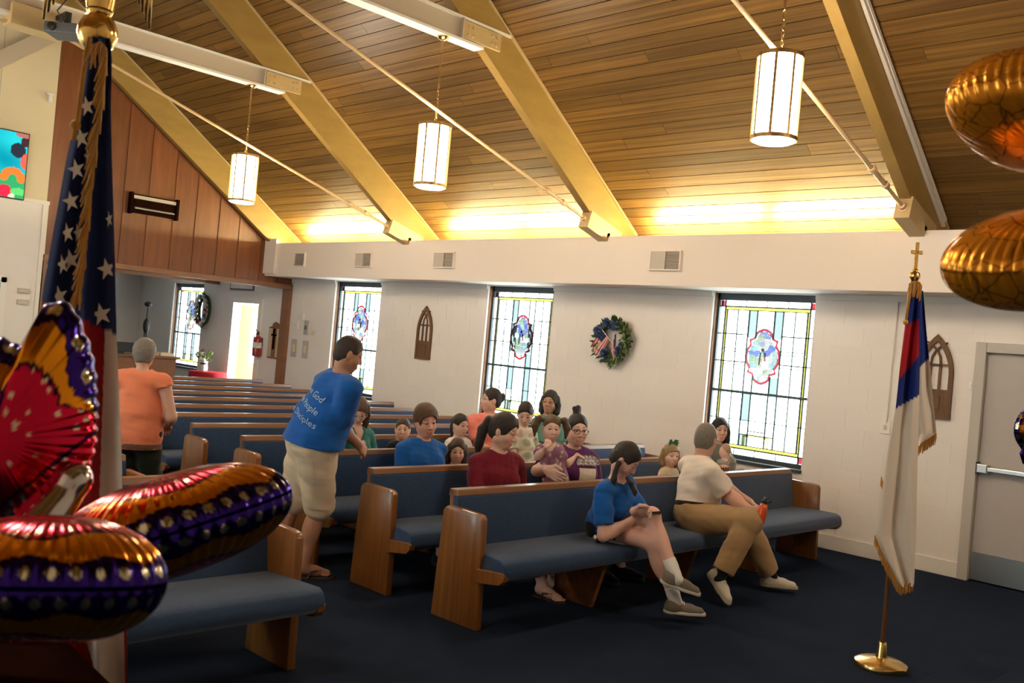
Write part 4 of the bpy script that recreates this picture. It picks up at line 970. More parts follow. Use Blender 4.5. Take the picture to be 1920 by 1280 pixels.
# --- front pew: man turned round to talk
mp_ = HX(1303, 958, 4.02); mh = HX(1324, 824, 4.03)
P_('polo', dict(pelvis=(mp_[0], mp_[1], .565), head=mh, yaw=222, syaw=236, hyaw=276, hpitch=-4, sw=.225, label='grey haired man in a white polo shirt and khaki trousers, turned towards the window', bs=1.04, hs=.97, male=True, girth=1.16, belly=1.12, chub=1.06, armg=1.12, skin=(.66, .36, .26), hair=dict(m='hair_grey', t=.008, rough=.001), shirt=dict(c=(.80, .71, .63), sleeve=.8, e=.018, hem=.055), legs=dict(len=1.93, c=(.42, .275, .135), name='trousers', e=.022, loose=1.05), glasses='steel',
    rarm=dict(e=HX(1368, 930, 3.74), t=HX(1406, 955, 3.54), hd=(-.62, -.62, -.30), hn=(.1, -.6, -.8), hs=(-.3, .2, .9), curl=.6), larm=dict(t=(3.80, -6.72, .66), pole=(.2, -1, -.4), hd=(-.6, -.2, -.3)),
    Rleg=dict(t=HX(1352, 1078, 3.62), fd=(-.35, .10, -.30), fu=(-.62, .0, .78), pole=(-.5, -.4, 1)), Lleg=dict(t=HX(1446, 1080, 3.62), fd=(-.80, -.60, -.02), pole=(-.6, -.5, 1)), shoe=sneaker((.66, .60, .50), (.50, .42, .32), 'white', (.012, .013, .016))))
# --- standing in the aisle
hm = at_depth(654, 664, 6.50)
P_('man', dict(pelvis=(5.53, -3.80, .93), head=hm, yaw=255, syaw=258, hyaw=246, hpitch=-18, label='tall man in a royal blue t-shirt and khaki cargo shorts standing in the aisle', bs=1.07, hs=.96, male=True, girth=1.16, belly=1.08, armg=1.12, skin=(.44, .22, .135), stubble=.5, hair=dict(m='hair_dark', t=.005, rough=.0006, line=.012), shirt=dict(c=BLUE, sleeve=.85, e=.024, hem=.0, flare=1.3, loose=1.12), legl=.915, sw=.195, legs=dict(len=1.02, c=(.60, .48, .34), name='cargo_shorts', e=.03, loose=1.12), toes=True,
    rarm=dict(t=HX(672, 833, 5.36), pole=(.5, .5, -.6), hd=(.15, -.75, -.55), hn=(.9, -.1, -.5), hs=(0, -.4, .7), curl=.55), larm=dict(t=(5.95, -4.2, .84), pole=(.8, .2, -.8), hd=(.1, -.8, -.5), curl=.5),
    Rleg=dict(t=(5.50, -3.80, .098), fd=(-.45, -.9, 0), pole=(-.2, -1, 0)), Lleg=dict(t=(5.76, -3.72, .098), fd=(0, -1, 0), pole=(0, -1, 0)), shoe=flipflop))
P_('orange', dict(pelvis=(7.22, -3.33, .80), head=HX(271, 664, 7.20), yaw=-40, hyaw=-36, syaw=-46, hpitch=-4, sw=.188, label='short haired woman in a sleeveless orange blouse standing in the aisle, seen from behind', bs=.95, hs=.87, girth=1.06, belly=1.05, armg=1.1, skin=(.60, .34, .24), hair=dict(HAIR['short']('hair_grey', .018), vol=(-.03, 0, .045, .10, .09, .09)), shirt=dict(c=(.80, .235, .12), sleeve=.10, e=.020, hem=-.13, loose=1.10, band=(.16, .075, .05)), legl=.92, legs=dict(len=1.9, c=(.020, .026, .016), name='trousers', e=.02),
    larm=dict(t=(7.50, -3.27, .84), pole=(.1, .5, -.8)), rarm=dict(t=(7.22, -3.58, .84), pole=(-.5, -.1, -.8)),
    Lleg=dict(t=(7.28, -3.26, .085), fd=(.7, -.6, 0), pole=(.7, -.7, 0)), Rleg=dict(t=(7.14, -3.40, .085), fd=(.7, -.75, 0), pole=(.7, -.7, 0)), shoe=sneaker((.03, .03, .03), (.1, .1, .1))))
# ================================================================== flags, balloons
mat('foil', (.8, .4, .1), .17, 1, vcol='Col'); mat('flagcloth', (.7, .7, .7), .75, vcol='Col', spec=.2, bump=(260, .08), sheen=.1)
mat('goldfringe', (.55, .26, .035), .6); mat('starwhite', (.78, .76, .70), .8); mat('polewood', (.13, .055, .02), .35, coat=.3)
mat('gold', (.85, .55, .16), .18, 1)
def grid_obj(name, P, mats, parent, col=None, closed_u=False):
    nv, nu = P.shape[:2]; V = P.reshape(-1, 3); i = np.arange(nv*nu).reshape(nv, nu)
    a = i[:-1]; b = i[1:]
    if closed_u: F = np.stack([a, np.roll(a, -1, 1), np.roll(b, -1, 1), b], -1).reshape(-1, 4)
    else: F = np.stack([a[:, :-1], a[:, 1:], b[:, 1:], b[:, :-1]], -1).reshape(-1, 4)
    return np_obj(name, V, F, mats, parent, None if col is None else col.reshape(-1, 3))
CH = nrm(CR*V3(1, 1, 0)); DH = nrm(CF*V3(1, 1, 0))
def drape(root, name, rows, depth, colour, folds, amp, nu=90, nv=160, seed=0, bulge=0):
    """rows: (py, px left, px right); hangs at the given camera depth with real folds"""
    py = np.linspace(rows[0][0], rows[-1][0], nv); R_ = np.array(rows, float)
    l = np.interp(py, R_[:, 0], R_[:, 1]); r = np.interp(py, R_[:, 0], R_[:, 2]); u = np.linspace(0, 1, nu)
    PX_ = l[:, None]+(r-l)[:, None]*u[None]; PY_ = np.repeat(py[:, None], nu, 1)
    rs = np.random.RandomState(seed); t = (py-py[0])/(py[-1]-py[0])
    dep = depth+amp*(.35+.65*np.sqrt(t))[:, None]*np.sin(2*pi*folds*u[None]+1.2*np.sin(3*t)[:, None]+seed)-bulge*np.sin(pi*u)[None]+.004*np.sin(9*u[None]+14*t[:, None])
    D = (CR*((PX_-960)/CAM_F)[..., None]-CU*((PY_-640)/CAM_F)[..., None]+CF); P = V3(0, 0, CAM_Z)+D*dep[..., None]
    return grid_obj(name, P, 'flagcloth', root, colour(PX_, PY_, u[None]+0*PX_, t[:, None]+0*PX_)), (P, PX_, PY_)
def fringe(root, pts_px, depth, ln, n, name='fringe', wob=.3, lean=(0, 0, 0), rad=.0028):
    mb = MB(); rs = random.Random(5); q = np.array(pts_px, float); seg = np.r_[0, np.cumsum(np.hypot(*np.diff(q[:, :2], axis=0).T))]
    for i in range(n):
        s = seg[-1]*(i+.5)/n; x = np.interp(s, seg, q[:, 0]); y = np.interp(s, seg, q[:, 1])
        p = at_depth(x, y, depth-.006+rs.uniform(-.004, .004)); e = p+V3(*lean)*ln+V3(0, 0, -ln*rs.uniform(.85, 1.1))+CH*ln*wob*rs.uniform(-1, 1)*.3
        mb.tube([p, (p+e)/2+CH*rs.uniform(-.002, .002), e], [rad, rad, rad*.6], 5, cap=True)
    return mb.build(name, 'goldfringe', root)
# --- national flag on the near side
fd_ = float((V3(2.25, -.86, 1.72)-V3(0, 0, CAM_Z))@CF)
pb = V3(2.25, -.86, 0)
us = thing('flag', 'large stars and stripes flag with gold fringe and an eagle finial on a stand', 'flag', pb)
MB().lathe(pb, [(.15, 0), (.15, .02), (.13, .035), (.05, .05), (.022, .06), (.022, .14)], 32).build('stand_base', 'brass', us, smooth='auto')
MB().tube([pb+V3(0, 0, .05), pb+V3(0, 0, 2.26)], .0145, 14).build('pole', 'polewood', us, smooth='auto')
zt = 2.26
MB().lathe(pb+V3(0, 0, zt), [(.024, 0), (.026, .012), (.022, .03), (.027, .036), (.022, .045), (.036, .060), (.044, .082), (.043, .10), (.033, .122), (.022, .13), (.03, .14), (.02, .15)], 24).build('finial_ball', 'gold', us, smooth='auto')
sd = SDF(); ec = pb+V3(0, 0, zt+.14)
sd.cone(ec, ec+V3(0, 0, .10), .028, .042, .03); sd.cone(ec+V3(0, 0, .10), ec+V3(0, 0, .17)+CH*.01, .04, .024, .03); sd.ell(ec+V3(0, 0, .195)+CH*.018, .024, None, .02); sd.cone(ec+V3(0, 0, .195)+CH*.035, ec+V3(0, 0, .185)+CH*.06, .010, .003, .01)
v, f = sd.mesh(.005); eg = np_obj('eagle', v, f, 'gold', us)
for q in (-1, 1):
    w_ = MB()
    for i in range(9):
        a0 = ec+V3(0, 0, .15-.002*i)+CH*q*(.03+.008*i)-DH*.01; a1 = ec+V3(0, 0, .11+.012*min(i, 4))+CH*q*(.045+.0085*i)-DH*.012; a2 = ec+V3(0, 0, .055-.018*max(i-3, 0)+.006*i*(i < 4))+CH*q*(.045+.0095*i)-DH*.01
        w_.tube([a0, a1, a2], [.010, .0085, .003], 6)
    w_.build('wing', 'gold', eg, smooth=True)
NAVY, RED, WHT = V3(.012, .024, .105), V3(.36, .009, .016), V3(.78, .68, .60)
def uscol(px, py, u, t):
    c = np.tile(NAVY, px.shape+(1,)); edge = 598+.42*(px-150)
    st = np.floor((px-(205-.075*(py-620)))/-33.0+.35)
    strip = np.where((np.floor((px-(222+.006*(py-620))+(py-620)*.055)/34.0)).astype(int)[..., None] % 2 == 0, RED, WHT)
    xs = [(-999, RED), (140, WHT), (158, RED), (188, WHT), (226, RED)]
    c2 = np.tile(RED, px.shape+(1,)); off = (py-620)*-.048
    w1 = (px > 197+off*.7) & (px < 226+(py-620)*.012); c2[w1] = WHT
    low = (py > 1130) & (px > 60+(py-1130)*.55) & (px < 195-(py-1150)*.03); c2[low & (px > 155-(1180-py)*.3)] = WHT
    m = py > edge; c[m] = c2[m]; return c
rows = [(72, 166, 206), (110, 160, 210), (200, 146, 208), (300, 124, 210), (400, 106, 213), (500, 88, 216), (560, 78, 217), (640, 82, 219), (800, 90, 226), (1000, 96, 233), (1280, 100, 240), (1420, 100, 243)]
fo, (FP, FX, FY) = drape(us, 'flag_cloth', rows, fd_-.05, uscol, 2.2, .020, seed=2)
def star(px, py, r, rot, sq=.8):
    j = np.argmin((FX-px)**2+(FY-py)**2); p = FP.reshape(-1, 3)[j]; n = -nrm(p-V3(0, 0, CAM_Z)); pts = []
    for k in range(10):
        a = rot+pi/2+pi*k/5; q = r*(1 if k % 2 == 0 else .40); pts.append((q*cos(a)*sq, q*sin(a)))
    MB().prism(pts, lambda u, v, t: p+CR*u+CU*v+n*(.012+.002*t)).build('star', 'starwhite', us)
for px, py, r, sq in ((163, 201, .024, .75), (152, 258, .025, .8), (164, 293, .02, .4), (143, 322, .025, .8), (133, 376, .025, .8), (146, 440, .022, .5), (127, 437, .024, .65), (118, 492, .024, .6), (133, 489, .026, .9), (112, 552, .025, .8), (200, 503, .026, .85), (190, 593, .027, .95), (205, 414, .02, .4)): star(px, py, r, .22, sq)
fr_ = fringe(us, [(172, 84), (190, 78), (200, 92), (198, 130), (190, 190), (180, 260), (173, 330), (166, 400), (158, 480), (150, 545)], fd_-.10, .052, 150, wob=.9, lean=(.12, .10, 0))
MB().tube([at_depth(x, y, fd_-.09) for x, y in ((168, 70), (160, 110), (152, 170), (146, 225), (141, 240), (138, 262))], .006, 8).ball(at_depth(141, 235, fd_-.09), .012).build('cord', 'goldfringe', us, smooth=True)
# --- white flag by the side door
cb = V3(2.29, -5.74, 0); cdp = float((V3(2.29, -5.74, 1.6)-V3(0, 0, CAM_Z))@CF)
cf = thing('flag', 'white flag with blue canton and gold fringe on a brass stand by the door', 'flag', cb)
MB().lathe(cb, [(.155, 0), (.158, .012), (.15, .03), (.12, .045), (.05, .055), (.034, .06), (.030, .07), (.026, .14), (.021, .15)], 40).build('stand_base', 'brass', cf, smooth='auto')
MB().tube([cb+V3(0, 0, .06), cb+V3(0, 0, 2.31)], .0135, 14).build('pole', 'polewood', cf, smooth='auto')
MB().lathe(cb+V3(0, 0, 2.29), [(.02, 0), (.024, .01), (.018, .025), (.03, .045), (.033, .06), (.026, .078), (.012, .085), (.018, .092), (.01, .10)], 20).build('finial_ball', 'gold', cf, smooth='auto')
fc = cb+V3(0, 0, 2.39); MB().obox(fc+V3(0, 0, .075), CH*.011, DH*.005, V3(0, 0, .085)).obox(fc+V3(0, 0, .10), CH*.036, DH*.005, V3(0, 0, .011)).build('cross_finial', 'gold', cf, bevel=.003)
CB, CRD, CW = V3(.008, .026, .21), V3(.42, .010, .022), V3(.82, .73, .64)
def chcol(px, py, u, t):
    c = np.tile(CW, px.shape+(1,)); c[py < 742+(1722-px)*.55] = CB
    c[(py > 598+(1722-px)*.5) & (py < 668+(1722-px)*1.2) & (px < 1723)] = CRD
    return c
rowsM = [(536, 1708, 1727), (600, 1698, 1727), (680, 1688, 1725), (760, 1680, 1723), (850, 1664, 1721), (950, 1650, 1719), (1003, 1642, 1718), (1050, 1662, 1716), (1092, 1684, 1714), (1100, 1689, 1712)]
def ch2(px, py, u, t):
    c = np.tile(CW, px.shape+(1,)); c[py < 690-(px-1722)*.9] = CB; return c
rowsB = [(545, 1718, 1731), (620, 1718, 1737), (680, 1718, 1743), (760, 1718, 1751), (812, 1718, 1756), (836, 1718, 1730)]
drape(cf, 'flag_back_fold', rowsB, cdp+.06, ch2, 1.2, .02, 50, 90, 1)
drape(cf, 'flag_front_fold', rowsM, cdp-.05, chcol, 1.4, .03, 70, 140, 3)
fringe(cf, [(1722, 835), (1756, 812)], cdp+.05, .062, 34, 'fringe', .2)
fringe(cf, [(1640, 1002), (1660, 1048), (1682, 1090), (1690, 1098)], cdp-.06, .055, 50, 'fringe', .2)
fringe(cf, [(1690, 1098), (1714, 1090)], cdp-.06, .055, 24, 'fringe', .2)
fringe(cf, [(1652, 893), (1656, 905)], cdp-.04, .05, 8, 'fringe', .2)
fringe(cf, [(1704, 532), (1714, 526), (1724, 528), (1729, 536)], cdp-.08, .09, 26, 'fringe', .5)
MB().tube([at_depth(x, y, cdp-.08) for x, y in ((1708, 532), (1704, 560), (1699, 600))], .008, 6).ball(at_depth(1698, 604, cdp-.08), .016).build('tassel_cord', 'goldfringe', cf, smooth=True)

# --- foil butterfly balloons
def pillow(root, name, c, U, W, T, outline, colour, nr=46, nth=220, thick=.16, crease=46, seed=0, mt='foil', pw=.5):
    """c centre, U and W in-plane unit axes, outline(theta) -> (radius_u, radius_w); two inflated faces meeting in a seam"""
    N = nrm(np.cross(U, W)); th = np.linspace(0, 2*pi, nth, endpoint=False); rr = 1-(1-np.linspace(0, 1, nr))**1.9
    ru, rw = outline(th); rs = np.random.RandomState(seed); ph = rs.rand(4)*6
    cr = 1+.0*th; Ps = []; Cs = []
    for side, rl in ((1, rr), (-1, rr[::-1])):
        R2 = rl[:, None]; wv = (np.sin(crease*th+ph[0])+.6*np.sin(crease*1.7*th+ph[1]))[None]
        h = thick/2*np.maximum(1-R2**2.4, 0)**pw*(1+.022*wv*R2**4)
        x = R2*(np.cos(th)*ru*(1+.012*np.sin(crease*th+ph[2])))[None]; y = R2*(np.sin(th)*rw*(1+.012*np.sin(crease*th+ph[2])))[None]
        hm = thick/2*np.maximum(1-rl**2.4, 0)**pw; Rm = float(np.mean(np.hypot(ru*np.cos(th), rw*np.sin(th)))); sg = np.hypot(np.diff(rl)*Rm, np.diff(hm)); arc = np.r_[0, np.cumsum(sg)]; de = arc[-1]-arc if side > 0 else arc
        Ps.append(c+x[..., None]*U+y[..., None]*W+(side*h)[..., None]*N); Cs.append(colour(x, y, de[:, None]+0*x, th[None]+0*x, side))
    return grid_obj(name, np.concatenate(Ps), mt, root, np.concatenate(Cs), True)
BR, BO, BP, BK, BD, BG = V3(.62, .012, .045), V3(.86, .30, .012), V3(.030, .012, .16), V3(.02, .004, .03), V3(.80, .62, .45), V3(.62, .55, .34)
def wingcol(tip, dots_seed, scale, k=1.0, band=(.78, .58), lim=-.35, ndot=150, nv=4.0):
    rs = np.random.RandomState(dots_seed); dp = (rs.rand(ndot, 2)-.5)*2*scale
    def f(x, y, r, th, side):
        c = np.tile(BR, x.shape+(1,)); q = np.cos(th-tip); tx, ty = cos(tip), sin(tip)
        for d in dp: c[(x-d[0])**2+(y-d[1])**2 < (.0028+.0018*abs(sin(d[0]*999)))**2] = BD
        bx_, by_ = x+tx*scale*.92, y+ty*scale*.92; ds = np.hypot(bx_, by_); an = np.arctan2(-bx_*ty+by_*tx, bx_*tx+by_*ty)
        out = q > lim; d0 = band[0]*(1+.16*np.cos(th*9)); d1 = band[1]*(1+.14*np.cos(an*9))
        if lim > 0: w_ = np.clip((q-lim)/(1-lim)*2.2, 0, 1); d0 = d0*w_; d1 = d1*w_
        vein = np.abs(np.mod(an*nv/pi+.5, 1)-.5)*pi/nv*ds < .0030
        c[vein & (r > .004)] = BK
        c[(r < d1) & out] = BO; c[(np.abs(r-d1) < .0028) & out] = BK
        c[(r < d0) & out] = BP; c[(np.abs(r-d0) < .0016) & out] = BK
        rad = np.hypot(x, y); L_ = .027*k; n = max(6, int(2*pi*scale*.85/L_)); a = np.mod(th*n/(2*pi)+.25*side, 1)-.5
        dot = ((a*2*pi/n*rad)**2+(r-.55*band[0])**2) < (.0072*k)**2
        c[dot & out & (r < d0)] = BG
        return c
    return f
def scal(a, b, n=5, d=.08, p=0.): return lambda th: (a*(1+d*np.cos(n*th+p)), b*(1+d*np.cos(n*th+p)))
bc = at_depth(95, 955, 1.42)
bf = thing('butterfly_balloon', 'big red, orange and purple foil butterfly balloon in front of the large flag', 'balloon', bc)
# upright wing, facing the aisle
UA = nrm(CR*.97+CF*.24); WA = nrm(CU*.99-CR*.02); cA = (5, 815); dA = 1.46
pA = np.array([(170, 740), (169, 800), (155, 880), (132, 940), (100, 1000), (40, 1020), (-60, 990), (-130, 900), (-150, 780), (-120, 680), (-70, 628), (-10, 626), (40, 650), (62, 610), (85, 570), (110, 560), (135, 580), (152, 625), (166, 680)], float)
aA = np.arctan2(-(pA[:, 1]-cA[1]), pA[:, 0]-cA[0]); rA = np.hypot(pA[:, 0]-cA[0], pA[:, 1]-cA[1])*dA/CAM_F; oA = np.argsort(aA)
def outA(th): R_ = np.interp(np.mod(th+pi, 2*pi)-pi, aA[oA], rA[oA], period=2*pi); return R_, R_
pillow(bf, 'upper_wing', at_depth(*cA, dA), UA, WA, None, outA, wingcol(pi/2-.25, 1, .155, 1.3, (.050, .088), .40, 130, 5.0), thick=.13, seed=1, nth=300)
# wing reaching along the first pew
UB = nrm(CR*.955+CU*.265+CF*.10); NB = nrm(CU*.96+CF*.0-CR*.25); WB = nrm(np.cross(NB, UB))
pillow(bf, 'side_wing', at_depth(325, 982, 1.58), UB, WB, None, scal(.190, .150, 4, .05, .5), wingcol(-.25, 2, .18, 1.0, (.036, .085), -.6), thick=.165, seed=2, nth=300)
UC = nrm(CR*.985+CU*-.06+CF*.02); NC = nrm(CU*.97+CF*.15+CR*.06); WC = nrm(np.cross(NC, UC))
pillow(bf, 'lower_wing', at_depth(95, 1083, 1.16), UC, WC, None, scal(.135, .120, 4, .05, .9), wingcol(-.6, 3, .13, .85, (.032, .072), -.8), thick=.150, seed=3, nth=300)
mat('foil_purple', (.035, .014, .19), .16, 1)
mat('foilsilver', (.55, .5, .48), .15, 1)
sd = SDF(); sd.cone(at_depth(60, 1010, 1.40), at_depth(140, 905, 1.44), .035, .022, .03); sd.ell(at_depth(143, 893, 1.44), .020, None, .02); v, f = sd.mesh(.006); np_obj('body', v, f, 'foilsilver', bf)
# gold butterfly on the other side
gm = mat('foilgold', (.80, .33, .03), .22, .6); nt = gm.node_tree; N_ = nt.nodes; Lk = nt.links
vo = N_.new('ShaderNodeTexVoronoi'); vo.feature = 'DISTANCE_TO_EDGE'; vo.inputs['Scale'].default_value = 26; tcn = N_.new('ShaderNodeTexCoord'); Lk.new(tcn.outputs['Object'], vo.inputs['Vector'])
rp = N_.new('ShaderNodeValToRGB'); rp.color_ramp.elements[0].color = (.30, .09, .01, 1); rp.color_ramp.elements[1].color = (.95, .36, .02, 1); rp.color_ramp.elements[1].position = .05
Lk.new(vo.outputs['Distance'], rp.inputs['Fac']); Lk.new(rp.outputs['Color'], N_['Principled BSDF'].inputs['Base Color'])
gb = thing('butterfly_balloon', 'gold crackle patterned foil butterfly balloon floating near the side door', 'balloon', at_depth(2020, 350, 1.6))
none = lambda x, y, r, th, side: np.zeros(x.shape+(3,))
for nm, cpx, cpy, tl, a_, b_ in (('upper_wing', 1990, 208, .21, .185, .15), ('lower_wing', 1985, 482, -.14, .188, .15)):
    U1 = nrm(-CR+CU*tl*.9-CF*.05); N1 = nrm(CU*.97-CF*(-.22 if tl > 0 else .20)+CR*tl*.9); W1 = nrm(np.cross(N1, U1))
    pillow(gb, nm, at_depth(cpx, cpy, 1.62), U1, W1, None, scal(a_, b_, 4, .04), none, thick=.175, seed=5, mt='foilgold', crease=60)
gdots = MB()
for px, py in ((1812, 175), (1822, 150), (1840, 210), (1855, 195), (1803, 520), (1820, 533), (1842, 536), (1868, 530), (1888, 525)): gdots.ball(at_depth(px, py, 1.47), .0035, 8, 6)
sd = SDF(); sd.cone(at_depth(2030, 260, 1.62), at_depth(2040, 440, 1.62), .03, .03, .03); v, f = sd.mesh(.008); np_obj('body', v, f, 'foilgold', gb)
sb = thing('butterfly_balloon', 'small blue and orange foil butterfly balloon in front of the grey door', 'balloon', at_depth(1950, 800, 4.6))
pillow(sb, 'wing', at_depth(1945, 805, 4.6), nrm(-CR+CU*.3), nrm(CU+CR*.3), None, scal(.10, .15, 3, .12), wingcol(0., 6, .15, 1.6, (.03, .06)), thick=.09, seed=7, nth=120, nr=24)
MB().tube([at_depth(1925, 835, 4.58), at_depth(1916, 850, 4.58), at_depth(1922, 868, 4.58)], .012, 8).build('tail', 'foil_purple', sb, smooth=True)
# dark wood lectern at the lower edge
A_ = on_z(118, 1190, 1.0); B_ = on_z(216, 1284, 1.0)
lec = thing('lectern', 'dark wooden lectern top below the foil butterfly', 'lectern', (A_[0], A_[1]+.5, .36))
mat('darkwood', (.016, .005, .003), 1, noise=((3, 30, 30), .5, (.010, .004, .003)), spec=0)
poly = [(A_[0], A_[1]), (B_[0], B_[1]), (B_[0]-CH[0]*.75, B_[1]-CH[1]*.75), (A_[0]-CH[0]*.75, A_[1]-CH[1]*.75)]
MB().prism(poly, lambda u, v, t: (u, v, .965+.035*t)).build('top', 'darkwood', lec, bevel=.008)
cxy = np.mean(poly, 0); pol2 = [tuple(cxy+.86*(np.array(p)-cxy)) for p in poly]
MB().prism(pol2, lambda u, v, t: (u, v, .36+.605*t)).build('body', 'darkwood', lec)

mat('ribbon', (.6, .5, .3), .4)
for root_, top, zf in ((bf, at_depth(70, 1015, 1.40), 1.0), (gb, at_depth(2035, 445, 1.62), None), (sb, at_depth(1945, 860, 4.6), 0)):
    z_ = zf if zf is not None else (.36 if top[0] < 1.42 else .18)
    if root_ is bf: foot = V3(cxy[0], cxy[1], z_)
    else: foot = V3(top[0], top[1], z_)+CH*.22
    MB().tube([top, (top+foot)/2+V3(.01, .01, 0), foot+V3(0, 0, .03)], .0015, 5).build('ribbon', 'ribbon', root_)
    MB().lathe(foot, [(.03, 0), (.034, .01), (.026, .035), (.008, .045)], 14).build('weight', 'foil_purple', root_, smooth='auto')
# ================================================================== things on the walls and in the room behind
mat('archwood', (.17, .085, .038), .7, noise=((30, 30, 5), .7, (.09, .042, .02)))
mat('leaf_dark', (.035, .085, .022), .6, rnd=.2); mat('leaf_light', (.22, .30, .10), .6); mat('petal_blue', (.05, .085, .22), .7); mat('petal_white', (.75, .75, .74), .7); mat('petal_red', (.45, .02, .03), .6)
mat('redcloth', (.50, .012, .02), .8); mat('redpaint', (.33, .01, .012), .3, coat=.4); mat('deskwood', (.25, .10, .04), .45, noise=((2, 14, 14), .5, (.17, .065, .025)))
mat('palewood', (.62, .36, .15), .5, noise=((14, 14, 1.5), .4, (.5, .27, .1))); mat('tagcream', (.72, .62, .40), .6); mat('plate', (.55, .53, .50), .45, .4)
mat('paper', (.75, .74, .70), .8); mat('print', (.6, .6, .6), .8, vcol='Col')
def wy(yoff): return lambda ox: (lambda u, v, t: (ox-u, YW+yoff[0]+(yoff[1]-yoff[0])*t, v))
def arch_decor(xc, z0, label):
    r = thing('arch_plaque', label, 'wall decor', (xc, YW+.02, z0)); a, zs, zt_ = .165, .40, .775
    def outl(a, zs, zt_, b=0): 
        n = 12; R_ = ((zt_-zs)**2+a*a)/(2*a); pts = [(a, b), (a, zs)]
        for i in range(1, n+1):
            z = zs+(zt_-zs)*i/n; pts.append((a-R_+sqrt(max(R_*R_-(z-zs)**2, 0)), z))
        return pts+[(-x, z) for x, z in pts[::-1][1:]]
    o = outl(a, zs, zt_); i_ = outl(a-.04, zs, zt_-.065, .03)
    mb = MB(); n = len(o); fn = lambda p, t: (xc-p[0], YW+.004+.026*t, z0+p[1])
    vs = [fn(p, 0) for p in o]+[fn(p, 1) for p in o]+[fn(p, 0) for p in i_]+[fn(p, 1) for p in i_]
    fs = []
    for k in range(n):
        j = (k+1) % n; fs += [(n+k, n+j, 3*n+j, 3*n+k), (k, j, n+j, n+k), (2*n+k, 3*n+k, 3*n+j, 2*n+j), (k, 2*n+k, 2*n+j, j)]
    mb.add(vs, fs).build('frame', 'archwood', r)
    bar = lambda p, q, w_: MB().bar((xc-p[0], YW+.016, z0+p[1]), (xc-q[0], YW+.016, z0+q[1]), .018, w_, up=(0, 0, 1) if abs(p[0]-q[0]) > .05 else (1, 0, 0)).build('mullion', 'archwood', r)
    bar((-.043, .26), (-.043, .52), .022); bar((.043, .26), (.043, .52), .022); bar((-.13, .495), (.13, .495), .02)
    for s_ in (-1, 1):
        MB().tube([(xc-s_*x, YW+.016, z0+z) for x, z in ((-.043, .50), (-.035, .57), (-.005, .63), (.05, .68), (.09, .70))], .011, 6).build('tracery', 'archwood', r)
    MB().box(xc-.13, xc+.13, YW+.006, YW+.022, z0+.02, z0+.27).build('lower_panel', 'archwood', r); MB().box(xc-.065, xc+.065, YW+.02, YW+.032, z0+.085, z0+.21).build('square_boss', 'archwood', r, bevel=.008)
arch_decor(10.56, 1.40, 'carved brown wooden arch plaque between two stained glass windows')
arch_decor(3.33, 1.395, 'carved brown wooden arch plaque beside the grey door, half behind the white flag')
def leafmesh(mb, rs, c, dirn, ln, wd, nrm_):
    dirn = nrm(dirn); sd_ = nrm(np.cross(dirn, nrm_)); c = V3(*c)
    mb.add([c, c+dirn*ln*.5+sd_*wd, c+dirn*ln+nrm(nrm_)*ln*.15, c+dirn*ln*.5-sd_*wd, c+dirn*ln*.5+nrm(nrm_)*ln*.12], [(0, 1, 4), (1, 2, 4), (2, 3, 4), (3, 0, 4)])
def flower(name, c, r, m, par, n=9, rs=random):
    mb = MB()
    for k in range(n*3):
        a = rs.uniform(0, 2*pi); t = rs.uniform(-.2, 1.2); d = V3(cos(a)*cos(t), abs(sin(t))*.9+.1, sin(a)*cos(t)); leafmesh(mb, rs, V3(*c)+d*r*.25, d, r*.85, r*.32, nrm(d+V3(0, 1, 0)))
    return mb.build(name, m, par)
rs = random.Random(11); wc = (7.06, YW+.05, 1.885)
wrh = thing('wreath', 'green wreath with blue flowers and two small striped flags', 'wreath', wc)
MB().tube([(wc[0]+.185*cos(a), wc[1], wc[2]+.20*sin(a)) for a in np.linspace(0, 2*pi, 25)[:-1]], .028, 8, closed=True).build('ring', 'archwood', wrh)
for mname, n in (('leaf_dark', 300), ('leaf_light', 130)):
    mb = MB()
    for k in range(n):
        a = rs.uniform(0, 2*pi) if mname == 'leaf_dark' else rs.uniform(-1.0, 1.4)+pi; rr = rs.uniform(.14, .25); p = V3(wc[0]+rr*cos(a), wc[1]+rs.uniform(0, .06), wc[2]+1.05*rr*sin(a))
        leafmesh(mb, rs, p, (cos(a)+rs.uniform(-1, 1), rs.uniform(.1, .8), sin(a)+rs.uniform(-1, 1)), rs.uniform(.05, .09), .016, (0, 1, 0))
    for k in range(8): leafmesh(mb, rs, (wc[0]+rs.uniform(-.03, .03), wc[1]+.02, wc[2]-.24-.012*k), (rs.uniform(-1, 1), .3, -.6), .04, .012, (0, 1, 0))
    tag(mb.build('foliage', mname, wrh), kind='stuff')
for dx, dz, r in ((.06, .19, .07), (-.06, .16, .06), (.19, .10, .07), (.13, .05, .05), (-.13, -.12, .06), (.07, -.16, .06), (-.16, -.05, .04)): flower('blue_flower', (wc[0]+dx, wc[1]+.05, wc[2]+dz), r, 'petal_blue', wrh, 12, rs)
def stripe_flag(par, p0, p1, hang, w_, ln):
    """stick p0-p1; cloth hangs from the stick's upper part"""
    MB().tube([p0, p1], .004, 6).build('flag_stick', 'white', par)
    nu, nv = 26, 30; d = nrm(p1-p0); hg = nrm(hang); P = np.zeros((nv, nu, 3)); c = np.zeros((nv, nu, 3))
    for i in range(nv):
        for j in range(nu):
            u, v = j/(nu-1), i/(nv-1); P[i, j] = p1-d*w_*u+hg*ln*v+V3(0, .012*sin(u*9+v*3), 0)
            c[i, j] = V3(.02, .035, .10) if (u < .55 and v < .42) else (V3(.48, .05, .05) if int(u*11) % 2 == 0 else V3(.75, .62, .55))
    return grid_obj('small_flag', P, 'flagcloth', par, c)
stripe_flag(wrh, V3(7.02, YW+.13, 1.85), V3(7.19, YW+.13, 2.0), (.62, 0, -.85), .17, .26)
